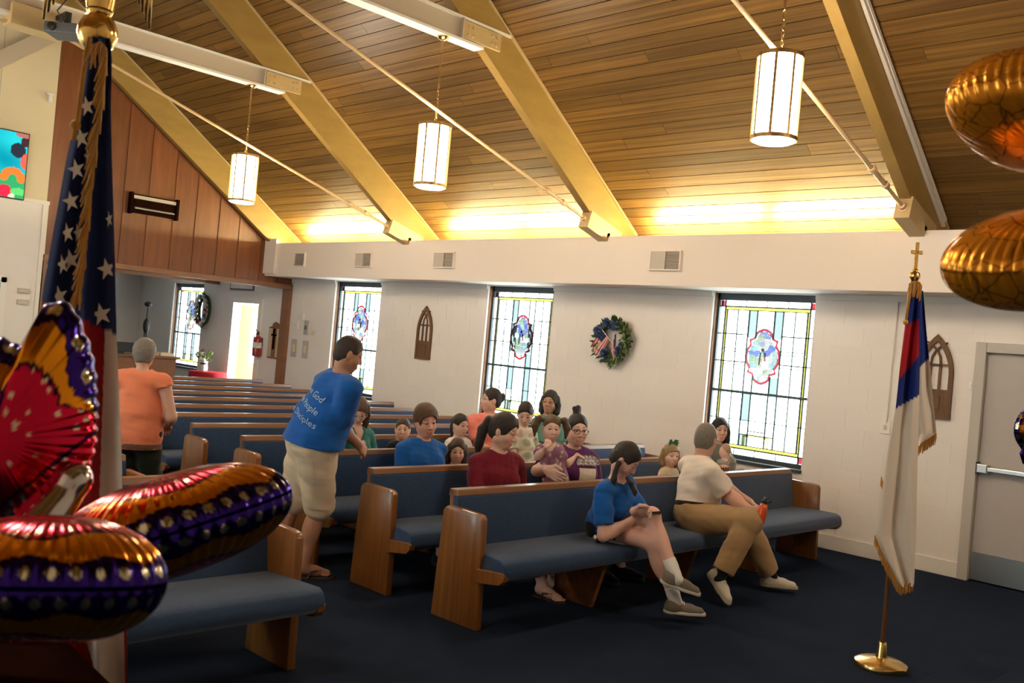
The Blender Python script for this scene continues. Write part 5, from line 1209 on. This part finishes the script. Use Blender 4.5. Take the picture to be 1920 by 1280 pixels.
stripe_flag(wrh, V3(7.06, YW+.12, 1.80), V3(6.98, YW+.12, 1.97), (-.15, .0, -1), .15, .25)
wc = (17.02, YW+.06, 1.86); w2 = thing('wreath', 'white and blue flower wreath on the wall of the room behind', 'wreath', wc)
MB().tube([(wc[0]+.2*cos(a), wc[1], wc[2]+.27*sin(a)) for a in np.linspace(0, 2*pi, 25)[:-1]], .03, 8, closed=True).build('ring', 'leaf_dark', w2)
mb = MB()
for k in range(160):
    a = rs.uniform(0, 2*pi); leafmesh(mb, rs, (wc[0]+.2*cos(a), wc[1]+.02, wc[2]+.27*sin(a)), (cos(a)+rs.uniform(-1, 1), .4, sin(a)+rs.uniform(-1, 1)), .09, .02, (0, 1, 0))
tag(mb.build('foliage', 'leaf_dark', w2), kind='stuff')
for k in range(16):
    a = 2*pi*k/16; flower('flower', (wc[0]+.2*cos(a), wc[1]+.06, wc[2]+.27*sin(a)), .055, ['petal_white', 'petal_white', 'petal_blue', 'petal_white', 'petal_red'][(k*3) % 5] if a > 1.2 else 'petal_white', w2, 7, rs)
# switches, plates and the conduit by the opening
def plate(name, px, py, w_, h_, m, label, knob=None, Y=YW):
    p = on_y(px, py, Y); r = thing(name, label, 'switch', (p[0], Y, p[2])); MB().box(p[0]-w_/2, p[0]+w_/2, Y-.001, Y+.014, p[2]-h_/2, p[2]+h_/2).build('plate', m, r, bevel=.003)
    if knob: MB().box(p[0]-knob[0]/2, p[0]+knob[0]/2, Y+.012, Y+.03, p[2]-knob[1]/2, p[2]+knob[1]/2).build('knob', knob[2], r, bevel=.002)
plate('light_switch', 557, 609, .10, .13, 'white', 'small white switch plate beside the wood trimmed opening', (.02, .05, 'tagcream'))
plate('light_switch', 575, 614, .13, .24, 'plate', 'tall grey switch plate with a dark toggle under the conduit box', (.03, .07, 'greyplastic'))
plate('thermostat', 552, 652, .17, .30, 'plate', 'grey cased dimmer panel next to the wood jamb', (.06, .13, 'tagcream'))
plate('thermostat', 573, 655, .17, .30, 'plate', 'grey cased dimmer panel next to the stained glass window', (.06, .13, 'tagcream'))
plate('door_chime', 587, 623, .09, .09, 'tagcream', 'small round cream chime button by the stained glass window', (.03, .03, 'white'))
plate('light_switch', 1660, 801, .10, .12, 'white', 'white switch plate at the foot of the conduit behind the white flag', (.02, .045, 'tagcream'))
a = on_y(573, 534, YW); struct(MB().tube([(a[0], YW+.012, 2.48), (a[0], YW+.012, 1.92)], .008, 6).box(a[0]-.07, a[0]+.07, YW, YW+.05, 1.83, 1.93).build('trim_8', 'trimwhite'))
struct(MB().tube([(3.73, YW+.012, 2.49), (3.74, YW+.012, 1.30)], .009, 6).build('trim_9', 'trimwhite'))
kx = on_y(1822, 722, YW); k = thing('door_key', 'small key hanging on a hook beside the grey door', 'key', kx); MB().lathe(kx+V3(0, .036, .02), [(.011, 0), (.011, .003)], 10, (0, 1, 0)).box(kx[0]-.003, kx[0]+.003, kx[1]+.036, kx[1]+.039, kx[2]-.045, kx[2]+.012).box(kx[0]-.003, kx[0]+.009, kx[1]+.036, kx[1]+.039, kx[2]-.045, kx[2]-.036).build('key', 'steel', k); MB().tube([kx+V3(0, .026, .032), kx+V3(0, .042, .032)], .002, 5).build('hook', 'steel', k)
# louvred box on the wood panels
y0, y1, z0, z1 = -6.81, -6.09, 3.19, 3.47; r = thing('louvre_heater', 'brown framed louvred unit set in the wood panels', 'heater', (XB, -6.45, z0))
MB().box(XB-.07, XB-.002, y0, y1, z0, z1).build('case', 'darkwood', r, bevel=.006)
MB().box(XB-.085, XB-.07, y0+.03, y1-.03, z1-.07, z1-.02).build('upper_grille', 'vent', r)
MB().box(XB-.08, XB-.07, y0+.05, y1-.05, z0+.10, z1-.08).build('middle_panel', 'darkwood', r); MB().obox((XB-.085, (y0+y1)/2, z0+.075), (.02, 0, .01), (0, (y1-y0)/2-.05, 0), (-.003, 0, .006)).build('deflector', 'plate', r)
for y in (y0, y1): MB().box(XB-.10, XB-.002, y-.02, y+.02, z0-.02, z1+.02).build('side_bracket', 'darkwood', r)
# television
r = thing('television', 'wall mounted television showing a teal garden picture', 'television', (XB, -3.8, 3.1)); ty0, ty1, tz0, tz1 = -4.6, -2.95, 3.10, 4.02
MB().box(XB-.09, XB-.04, ty0, ty1, tz0, tz1).build('case', 'black', r, bevel=.006); MB().box(XB-.04, XB+.001, -4.0, -3.5, 3.4, 3.7).build('mount', 'black', r)
nu, nv = 120, 70; P = np.zeros((nv, nu, 3)); c = np.zeros((nv, nu, 3)); U1, V1 = np.meshgrid(np.linspace(0, 1, nu), np.linspace(0, 1, nv))
P[..., 0] = XB-.0915; P[..., 1] = ty0+.015+(ty1-ty0-.03)*U1; P[..., 2] = tz1-.015-(tz1-tz0-.03)*V1
c[:] = V3(.01, .35, .40); c += (np.sin(U1*14+V1*5)+np.sin(V1*11))[..., None]*V3(.004, .06, .05); c[V1 > .62] = V3(.03, .30, .10); 
def blob(y, z, ry, rz, cc): c[((P[..., 1]-y)/ry)**2+((P[..., 2]-z)/rz)**2 < 1] = cc
for k_ in range(7):
    a = pi*k_/6; p0 = on_x(19, 333, XB); blob(p0[1]+.11*cos(a), p0[2]-.01+.10*sin(a), .055, .05, V3(.75, .16, .03))
for px, py, ry, rz, cc in ((30, 283, .10, .10, V3(.02, .025, .035)), (45, 268, .07, .07, V3(.05, .02, .02)), (44, 305, .07, .11, V3(.55, .10, .06)), (40, 255, .10, .04, V3(.35, .12, .10)), (4, 358, .09, .09, V3(.65, .02, .05)), (30, 360, .10, .05, V3(.10, .50, .12)), (17, 368, .04, .04, V3(.5, .6, .4))): p0 = on_x(px, py, XB); blob(p0[1], p0[2], ry, rz, cc)
tvm = emitmat('screen', (1, 1, 1), 1.0); at_ = tvm.node_tree.nodes.new('ShaderNodeAttribute'); at_.attribute_name = 'Col'; em = [q for q in tvm.node_tree.nodes if q.type == 'EMISSION'][0]; tvm.node_tree.links.new(at_.outputs['Color'], em.inputs[0])
grid_obj('screen', P, 'screen', r, c)
for px, py, nm in ((43, 545, 'upper small grey wall box beside the television wall trim'), (42, 566, 'lower small grey wall box beside the television wall trim')):
    p = on_x(px, py, XB); q = thing('wall_box', nm, 'switch', p); MB().box(XB-.04, XB+.001, p[1]-.075, p[1]+.075, p[2]-.035, p[2]+.035).build('case', 'vent', q, bevel=.004); MB().box(XB-.044, XB-.039, p[1]-.05, p[1]+.05, p[2]-.012, p[2]+.012).build('face', 'plate', q)
p = on_x(92, 183, XB); q = thing('wall_sensor', 'small white sensor bracket high on the pale siding wall', 'sensor', p); MB().box(XB-.05, XB+.001, p[1]-.05, p[1]+.05, p[2]+.03, p[2]+.06).build('bracket', 'white', q); MB().box(XB-.06, XB-.02, p[1]-.03, p[1]+.02, p[2]-.07, p[2]+.03).build('sensor', 'white', q, bevel=.008)
p0 = on_x(12, 520, XB); o = struct(MB().box(XB-.03, XB+.01, p0[1]-.0, p0[1]+.07, .1, p0[2]).box(XB-.03, XB+.01, p0[1], p0[1]+1.0, p0[2]-.07, p0[2]).box(XB-.03, XB+.01, p0[1]+.93, p0[1]+1.0, .1, p0[2]).build('window_9', 'white')); MB().box(XB-.012, XB-.004, p0[1]+.07, p0[1]+.93, .1, p0[2]-.07).build('pane', mat('frosted', (.35, .55, .55), .2), o)
# projector under the truss
p = on_x(126, 60, 10.1); r = thing('projector', 'grey projector hanging from a pole under the truss', 'projector', p); MB().obox(p, CH*.17, DH*.15, V3(0, 0, .055)).build('body', 'greyplastic', r, bevel=.015); MB().tube([p+V3(0, 0, .05), V3(p[0], p[1], 4.62)], .03, 10).build('pole', 'black', r); MB().bar((p[0], p[1], 4.64), (10.5, p[1], 4.64), .06, .05).build('arm', 'black', r); MB().lathe(p-DH*.15-CH*.08, [(.04, 0), (.04, .03), (.03, .034)], 16, -DH).build('lens', 'black', r, smooth='auto')
MB().tube([p+V3(0, 0, .08)-CH*.02, p+V3(.02, .05, .2)-CH*.06, p+V3(0, 0, .34)-CH*.02], .008, 6).build('cable', 'black', r)
a, b = on_x(96, 66, 14.09), on_x(-420, 310, 14.09); struct(MB().bar(a, b, .12, .20).build('trim_10', 'collar'))
# room behind: counter and what stands on it
r = thing('sound_counter', 'long brown wooden counter behind the last pews', 'counter', (14.9, -6.2, 0)); MB().box(14.55, 15.2, -7.25, -5.05, 0, 1.02).build('body', 'deskwood', r); MB().box(14.5, 15.25, -7.3, -5.0, 1.02, 1.05).build('top', 'deskwood', r, bevel=.004)
bx = MB
def item(name, label, cat, px, py, z, build):
    p = on_z(px, py, z); r = thing(name, label, cat, p); build(r, p); return r
p = V3(14.7, -6.35, 1.05); r = thing('monitor', 'low black monitor back on the wooden counter', 'monitor', p); bx().box(p[0], p[0]+.04, p[1]-.28, p[1]+.30, p[2]+.03, p[2]+.18).build('panel', 'black', r, bevel=.006); bx().box(p[0]-.03, p[0]+.12, p[1]-.1, p[1]+.1, p[2], p[2]+.03).build('foot', 'black', r)
for k, (y, w_, h_, m) in enumerate(((-7.13, .22, .05, 'tagcream'), (-6.90, .18, .035, 'palewood'), (-6.72, .13, .06, 'white'))):
    r = thing('book', ['cream book lying at the end of the wooden counter', 'tan book lying in the middle of the row on the counter', 'thick white binder lying on the wooden counter'][k], 'book', (14.75, y, 1.05)); bx().box(14.62, 14.9, y-w_/2, y+w_/2, 1.05, 1.05+h_).build('cover', m, r, bevel=.003); bx().box(14.63, 14.905, y-w_/2+.006, y+w_/2+.002, 1.057, 1.05+h_-.007).build('pages', 'paper', r)
# folded light stand in the corner
p = V3(17.6, -7.75, 0); b0 = on_y(278, 570, -7.75); s_ = b0[0]/17.6; p = V3(b0[0], -7.75, 0); r = thing('folded_stand', 'black folded tripod stand leaning upright in the room behind', 'stand', p)
MB().tube([p+V3(.03, 0, 0), V3(p[0], p[1], b0[2])], .012, 8).build('pole', 'black', r)
for q in (-1, 1): MB().tube([p+V3(.05, q*.12, 0), V3(p[0], p[1]+q*.03, 1.0), V3(p[0], p[1]+q*.02, 1.55)], .012, 6).build('leg', 'black', r)
MB().ball((p[0], p[1], 1.48), (.05, .06, .14), 14, 10).build('clamp', 'black', r, smooth=True); MB().ball((p[0], p[1], b0[2]), (.06, .07, .05), 14, 10).build('head', 'black', r, smooth=True)
# red table with flowers
r = thing('small_table', 'small table under a red cloth in front of the white wall', 'table', (15.9, -8.55, 0)); nn = 60
th = np.linspace(0, 2*pi, nn, endpoint=False); P = []
for z, e in ((.76, .0), (.76, .30), (.755, .33), (.70, .335), (.45, .345), (.15, .36)):
    rad = e*(1+(.0 if z > .7 else .06*(.76-z)*np.sin(11*th))); P.append(np.stack([15.9+rad*np.cos(th)*1.0, -8.55+rad*np.sin(th), 0*th+z], 1))
grid_obj('tablecloth', np.array(P), 'redcloth', r, None, True); MB().tube([(15.9, -8.55, 0), (15.9, -8.55, .75)], .05, 10).build('leg', 'darkwood', r)
r = thing('flower_vase', 'vase of pale green and white flowers on the red table', 'flowers', (15.95, -8.5, .76)); MB().lathe((15.95, -8.5, .76), [(.05, 0), (.06, .05), (.045, .13), (.055, .18)], 16).build('vase', 'petal_white', r, smooth=True)
mb = MB()
for k in range(90): a, t = rs.uniform(0, 2*pi), rs.uniform(.3, 1.4); d = V3(cos(a)*cos(t), sin(a)*cos(t), sin(t)); leafmesh(mb, rs, V3(15.95, -8.5, .93)+d*rs.uniform(.03, .16), d, .08, .02, perp(d)[0])
tag(mb.build('foliage', 'leaf_light', r), kind='stuff'); flower('red_flower', (15.95, -8.45, 1.14), .03, 'petal_red', r, 5, rs)
for k in range(5): flower('white_flower', (15.95+rs.uniform(-.12, .12), -8.4, 1.0+rs.uniform(-.05, .1)), .04, 'petal_white', r, 6, rs)
q0 = V3(15.75, -8.36, .76); r = thing('figurine', 'black and white figurine with dark ribbon at the edge of the red table', 'figurine', q0); sd = SDF(); sd.cone(q0+V3(0, 0, .03), q0+V3(0, 0, .15), .05, .035, .02); sd.ell(q0+V3(0, 0, .20), .04, None, .02); sd.cut(q0, (0, 0, -1)); v, f = sd.mesh(.01); np_obj('body', v, f, 'petal_white', r); MB().lathe(q0+V3(0, 0, .13), [(.045, 0), (.05, .015), (.045, .03)], 14).build('ribbon', 'black', r)
# fire extinguisher, board with name tags, framed sign, open door
p = on_y(490, 650, YW); ex = thing('fire_extinguisher', 'red fire extinguisher hanging on the white wall', 'extinguisher', (p[0], YW+.08, 1.12)); c0 = V3(p[0], YW+.085, 1.12)
MB().lathe(c0, [(.06, 0), (.075, .012), (.077, .05), (.077, .29), (.06, .34), (.025, .365), (.022, .39)], 22).build('cylinder', 'redpaint', ex, smooth='auto'); MB().lathe(c0+V3(0, 0, .15), [(.0785, 0), (.0785, .10)], 22).build('label_band', 'paper', ex); MB().lathe(c0+V3(0, 0, .385), [(.02, 0), (.022, .03), (.012, .05)], 10).build('valve', 'black', ex); MB().bar(c0+V3(-.02, 0, .43), c0+V3(.10, 0, .47), .02, .012).bar(c0+V3(-.02, 0, .41), c0+V3(.09, 0, .42), .02, .012).build('handle', 'black', ex); MB().tube([c0+V3(.02, .0, .40), c0+V3(.10, .02, .36), c0+V3(.095, .03, .15), c0+V3(.09, .03, .08)], .009, 6).build('hose', 'black', ex); MB().box(c0[0]-.03, c0[0]+.03, YW-.001, YW+.015, 1.3, 1.45).build('bracket', 'black', ex)
pc = on_y(516, 640, YW)[0]; r = thing('name_board', 'wooden board with a dark cross and rows of cream name tags', 'board', (pc, YW, 1.10)); fnb = lambda u, v, t: (pc-u, YW-.001+.026*t, v)
MB().prism([(.19, 1.12), (.19, 1.66), (.10, 1.68), (.08, 1.73), (0, 1.76), (-.08, 1.73), (-.10, 1.68), (-.19, 1.66), (-.19, 1.12)], fnb).build('board', 'deskwood', r, bevel=.004)
MB().box(pc-.018, pc+.018, YW+.02, YW+.045, 1.28, 1.64).box(pc-.075, pc+.075, YW+.02, YW+.045, 1.51, 1.545).build('cross', 'darkwood', r)
for sx in (-.12, .12):
    for k in range(16): MB().box(pc+sx-.05, pc+sx+.05, YW+.024, YW+.030, 1.15+.031*k, 1.172+.031*k).build('name_tag', 'tagcream', r)
p = on_y(455, 536, YW); r = thing('framed_sign', 'framed white sign above the open door', 'sign', (p[0], YW, 2.30)); MB().box(p[0]-.42, p[0]+.42, YW-.001, YW+.02, 2.28, 2.60).build('frame', 'greyplastic', r, bevel=.004); MB().box(p[0]-.39, p[0]+.39, YW+.018, YW+.023, 2.31, 2.57).build('sheet', 'paper', r)
struct(MB().box(15.02, 15.13, YW-.1, YW+.03, 0, 2.14).box(16.01, 16.12, YW-.1, YW+.03, 0, 2.14).box(15.131, 16.009, YW-.098, YW+.028, 2.05, 2.14).build('trim_11', 'white'))
ha = radians(245); h0 = V3(15.98, YW-.13, 0); dd = V3(cos(ha), sin(ha), 0); nd_ = V3(-sin(ha), cos(ha), 0)
def dbox(u0, u1, z0, z1, t0, t1): 
    c_ = h0+dd*(u0+u1)/2+V3(0, 0, (z0+z1)/2)+nd_*(t0+t1)/2; return MB().obox(c_, dd*(u1-u0)/2, nd_*(t1-t0)/2, V3(0, 0, (z1-z0)/2))
d2 = dbox(0, .2, .02, 2.03, -.02, .02).add(*(lambda m: (m.v, m.f))(dbox(.66, .86, .02, 2.03, -.02, .02))).add(*(lambda m: (m.v, m.f))(dbox(.2, .66, .02, .95, -.02, .02))).add(*(lambda m: (m.v, m.f))(dbox(.2, .66, 1.85, 2.03, -.02, .02))).build('door_2', 'palewood'); struct(d2)
dbox(.2, .66, .95, 1.85, -.004, .004).build('pane', G_CLEAR[1], d2); dbox(.78, .82, .95, 1.1, .02, .05).build('handle', 'steel', d2)
# on the front pew: microphone; in hands: phone and bottle
a, b = on_z(1114, 1008, .487), on_z(1162, 1019, .487); d = nrm(b-a); r = thing('microphone', 'black handheld microphone lying on the front pew', 'microphone', a)
MB().lathe(a+d*.03, [(.016, 0), (.024, .004), (.022, .02), (.017, .06), (.013, .20), (.012, .21)], 16, d).build('handle', 'black', r, smooth='auto'); MB().ball(a+d*.015, .024, 16, 12).build('grille', 'steel', r, smooth=True); MB().lathe(a+d*.028, [(.025, 0), (.0255, .006)], 16, d).build('ring', 'brassdark', r)
t = PEOPLE['teen']; pm = (t['l'][2]+t['r'][2])/2+V3(-.085, -.06, .02); r = thing('phone', 'black phone held in the hands of the girl with braids', 'phone', pm)
MB().obox(pm, nrm(V3(-.7, -.7, .15))*.072, nrm(V3(-.6, .6, .4))*.036, nrm(V3(-.3, .3, -.9))*.005).build('case', 'black', r, bevel=.003)
pb_ = HX(1430, 955, 3.44); r = thing('water_bottle', 'orange bottle with a black cap in the hand of the man in white', 'bottle', pb_-V3(0, 0, .08)); mat('orangeplastic', (.72, .10, .015), .25, coat=.4)
ax_ = nrm(V3(-.10, -.12, 1)); MB().lathe(pb_-ax_*.10, [(.03, 0), (.034, .01), (.034, .10), (.028, .135), (.017, .145)], 20, ax_).build('bottle_body', 'orangeplastic', r, smooth='auto'); MB().lathe(pb_+ax_*.045, [(.021, 0), (.022, .02), (.015, .025), (.012, .04), (.008, .045)], 16, ax_).build('cap', 'black', r, smooth='auto'); MB().tube([pb_+ax_*.05+CH*.022, pb_+ax_*.075+CH*.04, pb_+ax_*.055+CH*.045], .006, 6).build('cap_loop', 'black', r)
# hair bows, necklace, prints on shirts
def bow(J, f, l, u, m, s=.03):
    B = J['HB']; c_ = J['hc']+J['hs']*(B[0]*f+B[1]*l+B[2]*u); mb = MB()
    for q in (-1, 1):
        for k in range(3): a = -.5+.5*k; leafmesh(mb, rs, c_, B[1]*q*cos(a)+B[2]*sin(a)+B[0]*.2, s*1.4, s*.5, B[0])
    mb.ball(c_, s*.25, 8, 6).build('hair_bow', m, J['root'])
mat('bowgreen', (.02, .16, .07), .6); mat('bowred', (.5, .03, .05), .6)
bow(PEOPLE['bow'], .01, .0, .145, 'bowgreen', .04); bow(PEOPLE['girl_bow'], -.10, .03, .09, 'bowred', .03); bow(PEOPLE['pink'], -.14, 0, .07, 'bowgreen', .028)
def decal(J, origin, ux, uz, n, w_, h_, name, colour=None, m='print', nu=40, nv=40, off=.004, mask=None, on='shirt'):
    """patch of print that lies on the shirt surface"""
    tg = J[on]; me = tg.data; o_ = np.array(wloc(tg)); bv = BVHTree.FromPolygons([tuple(v.co) for v in me.vertices], [tuple(p.vertices) for p in me.polygons])
    U1, V1 = np.meshgrid(np.linspace(-.5, .5, nu), np.linspace(.5, -.5, nv)); P = np.zeros((nv, nu, 3)); ok = np.ones((nv, nu), bool)
    for i in range(nv):
        for j in range(nu):
            q = origin+ux*U1[i, j]*w_+uz*V1[i, j]*h_+n*.3; hit = bv.ray_cast(Vector(q-o_), Vector(-n), .6)
            if hit[0] is None: ok[i, j] = False; P[i, j] = q
            else: P[i, j] = np.array(hit[0])+o_+n*off
    if mask is not None: ok &= mask(U1, V1)
    idx = np.arange(nu*nv).reshape(nv, nu); F = np.stack([idx[:-1, :-1], idx[1:, :-1], idx[1:, 1:], idx[:-1, 1:]], -1).reshape(-1, 4); F = F[ok.reshape(-1)[F].all(1)]
    c = colour(U1, V1).reshape(-1, 3) if colour else None
    return np_obj(name, P.reshape(-1, 3), F, m, J[on], c)
def text_decal(J, lines, origin, ux, uz, n, size, name, m):
    me = J['shirt'].data; o_ = np.array(wloc(J['shirt'])); bv = BVHTree.FromPolygons([tuple(v.co) for v in me.vertices], [tuple(p.vertices) for p in me.polygons]); out = None
    for li, s in enumerate(lines):
        mb = MB()
        cu = bpy.data.curves.new('lettering', 'FONT'); cu.body = s; cu.size = size; cu.align_x = 'CENTER'; cu.resolution_u = 2; to = link(bpy.data.objects.new('lettering', cu)); dg = bpy.context.evaluated_depsgraph_get(); tm = to.evaluated_get(dg).to_mesh(); vs = []
        for v in tm.vertices:
            q = origin+ux*v.co.x+uz*(v.co.y-li*size*1.35)+n*.3; hit = bv.ray_cast(Vector(q-o_), Vector(-n), .6); vs.append(np.array(hit[0])+o_+n*.004 if hit[0] else None)
        fs = [tuple(p.vertices) for p in tm.polygons if all(vs[i] is not None for i in p.vertices)]; mb.add([v if v is not None else origin for v in vs], fs); to.to_mesh_clear() if hasattr(to, 'to_mesh_clear') else None; bpy.data.objects.remove(to); bpy.data.curves.remove(cu); mb.build(name, m, J['shirt'], fixn=False)
mat('printblue', (.42, .56, .72), .8)
J = PEOPLE['man']; TB = J['TB']; n = -TB[0]; text_decal(J, ['Love God', 'Love People', 'Make Disciples'], J['S']-TB[2]*.13-TB[0]*.12, -TB[1]*-1.0 if False else np.cross(TB[2], n), TB[2], n, .062, 'back_lettering', 'printblue')
J = PEOPLE['teen']; TB = J['TB']; n = nrm(TB[0]); text_decal(J, ['God'], J['S']-TB[2]*.10+TB[1]*.06+TB[0]*.12, np.cross(TB[2], n), TB[2], n, .04, 'chest_lettering', 'printblue')
J = PEOPLE['purple']; TB = J['TB']; n = nrm(TB[0]+V3(0, .25, .1)); ux = np.cross(TB[2], n); ux = nrm(ux); og = HX(1099, 877, J['S'][0]-.1)
def mug(U1, V1):
    c = np.tile(V3(.70, .62, .52), U1.shape+(1,)); nz = np.sin(U1*73+4*np.sin(V1*41))*np.sin(V1*67+3*np.sin(U1*37)); c[(nz > .05) & (V1 > .02)] = V3(.02, .018, .02); c[(nz <= .05) & (V1 > .02)] = V3(.62, .58, .56); return c
def mugm(U1, V1): return ((V1 < .02) & (V1 > -.5) & (U1 > -.42) & (U1 < .18)) | ((V1 >= .0) & ((np.abs(U1)/.5)**2.6+((V1-.10)/.38)**2.6 < 1))
decal(J, og, ux, nrm(np.cross(n, ux)), n, .25, .22, 'shirt_print', mug, nu=60, nv=60, mask=mugm)

# pockets of the cargo shorts: sewn-on flaps standing off the cloth
J = PEOPLE['man']; pk = cloth((.55, .435, .305))
nb = nrm(V3(-.25, .95, 0)); ub = nrm(np.cross(V3(0, 0, 1), nb))
for px, py, w_, h_, nn in ((572, 850, .15, .035, nb), (574, 880, .14, .12, nb), (612, 905, .05, .03, nrm(V3(-.9, .3, 0))), (614, 935, .16, .17, nrm(V3(-.95, .2, 0))), (614, 905, .17, .05, nrm(V3(-.95, .2, 0)))):
    uu = nrm(np.cross(V3(0, 0, 1), nn)); decal(J, at_depth(px, py, 6.42), uu, V3(0, 0, 1), nn, w_, h_, 'pocket', None, pk, 14, 14, .007, None, 'bottoms')
# belt of the man in white
J = PEOPLE['polo']; TB = J['TB']; P0 = J['P']+V3(0, 0, .062); th = np.linspace(0, 2*pi, 48, endpoint=False); sd = SDF(); b_ = J['bs']
B2 = np.array([TB[0], TB[1], TB[2]]); sd.ell(P0, V3(.150*b_, .176*b_, .13*b_), B2, .02); sd.cut(P0-TB[2]*.018, -TB[2]); sd.cut(P0+TB[2]*.018, TB[2]); v, f = sd.mesh(.008); np_obj('belt', v, f, cloth((.03, .018, .012)), J['bottoms'])
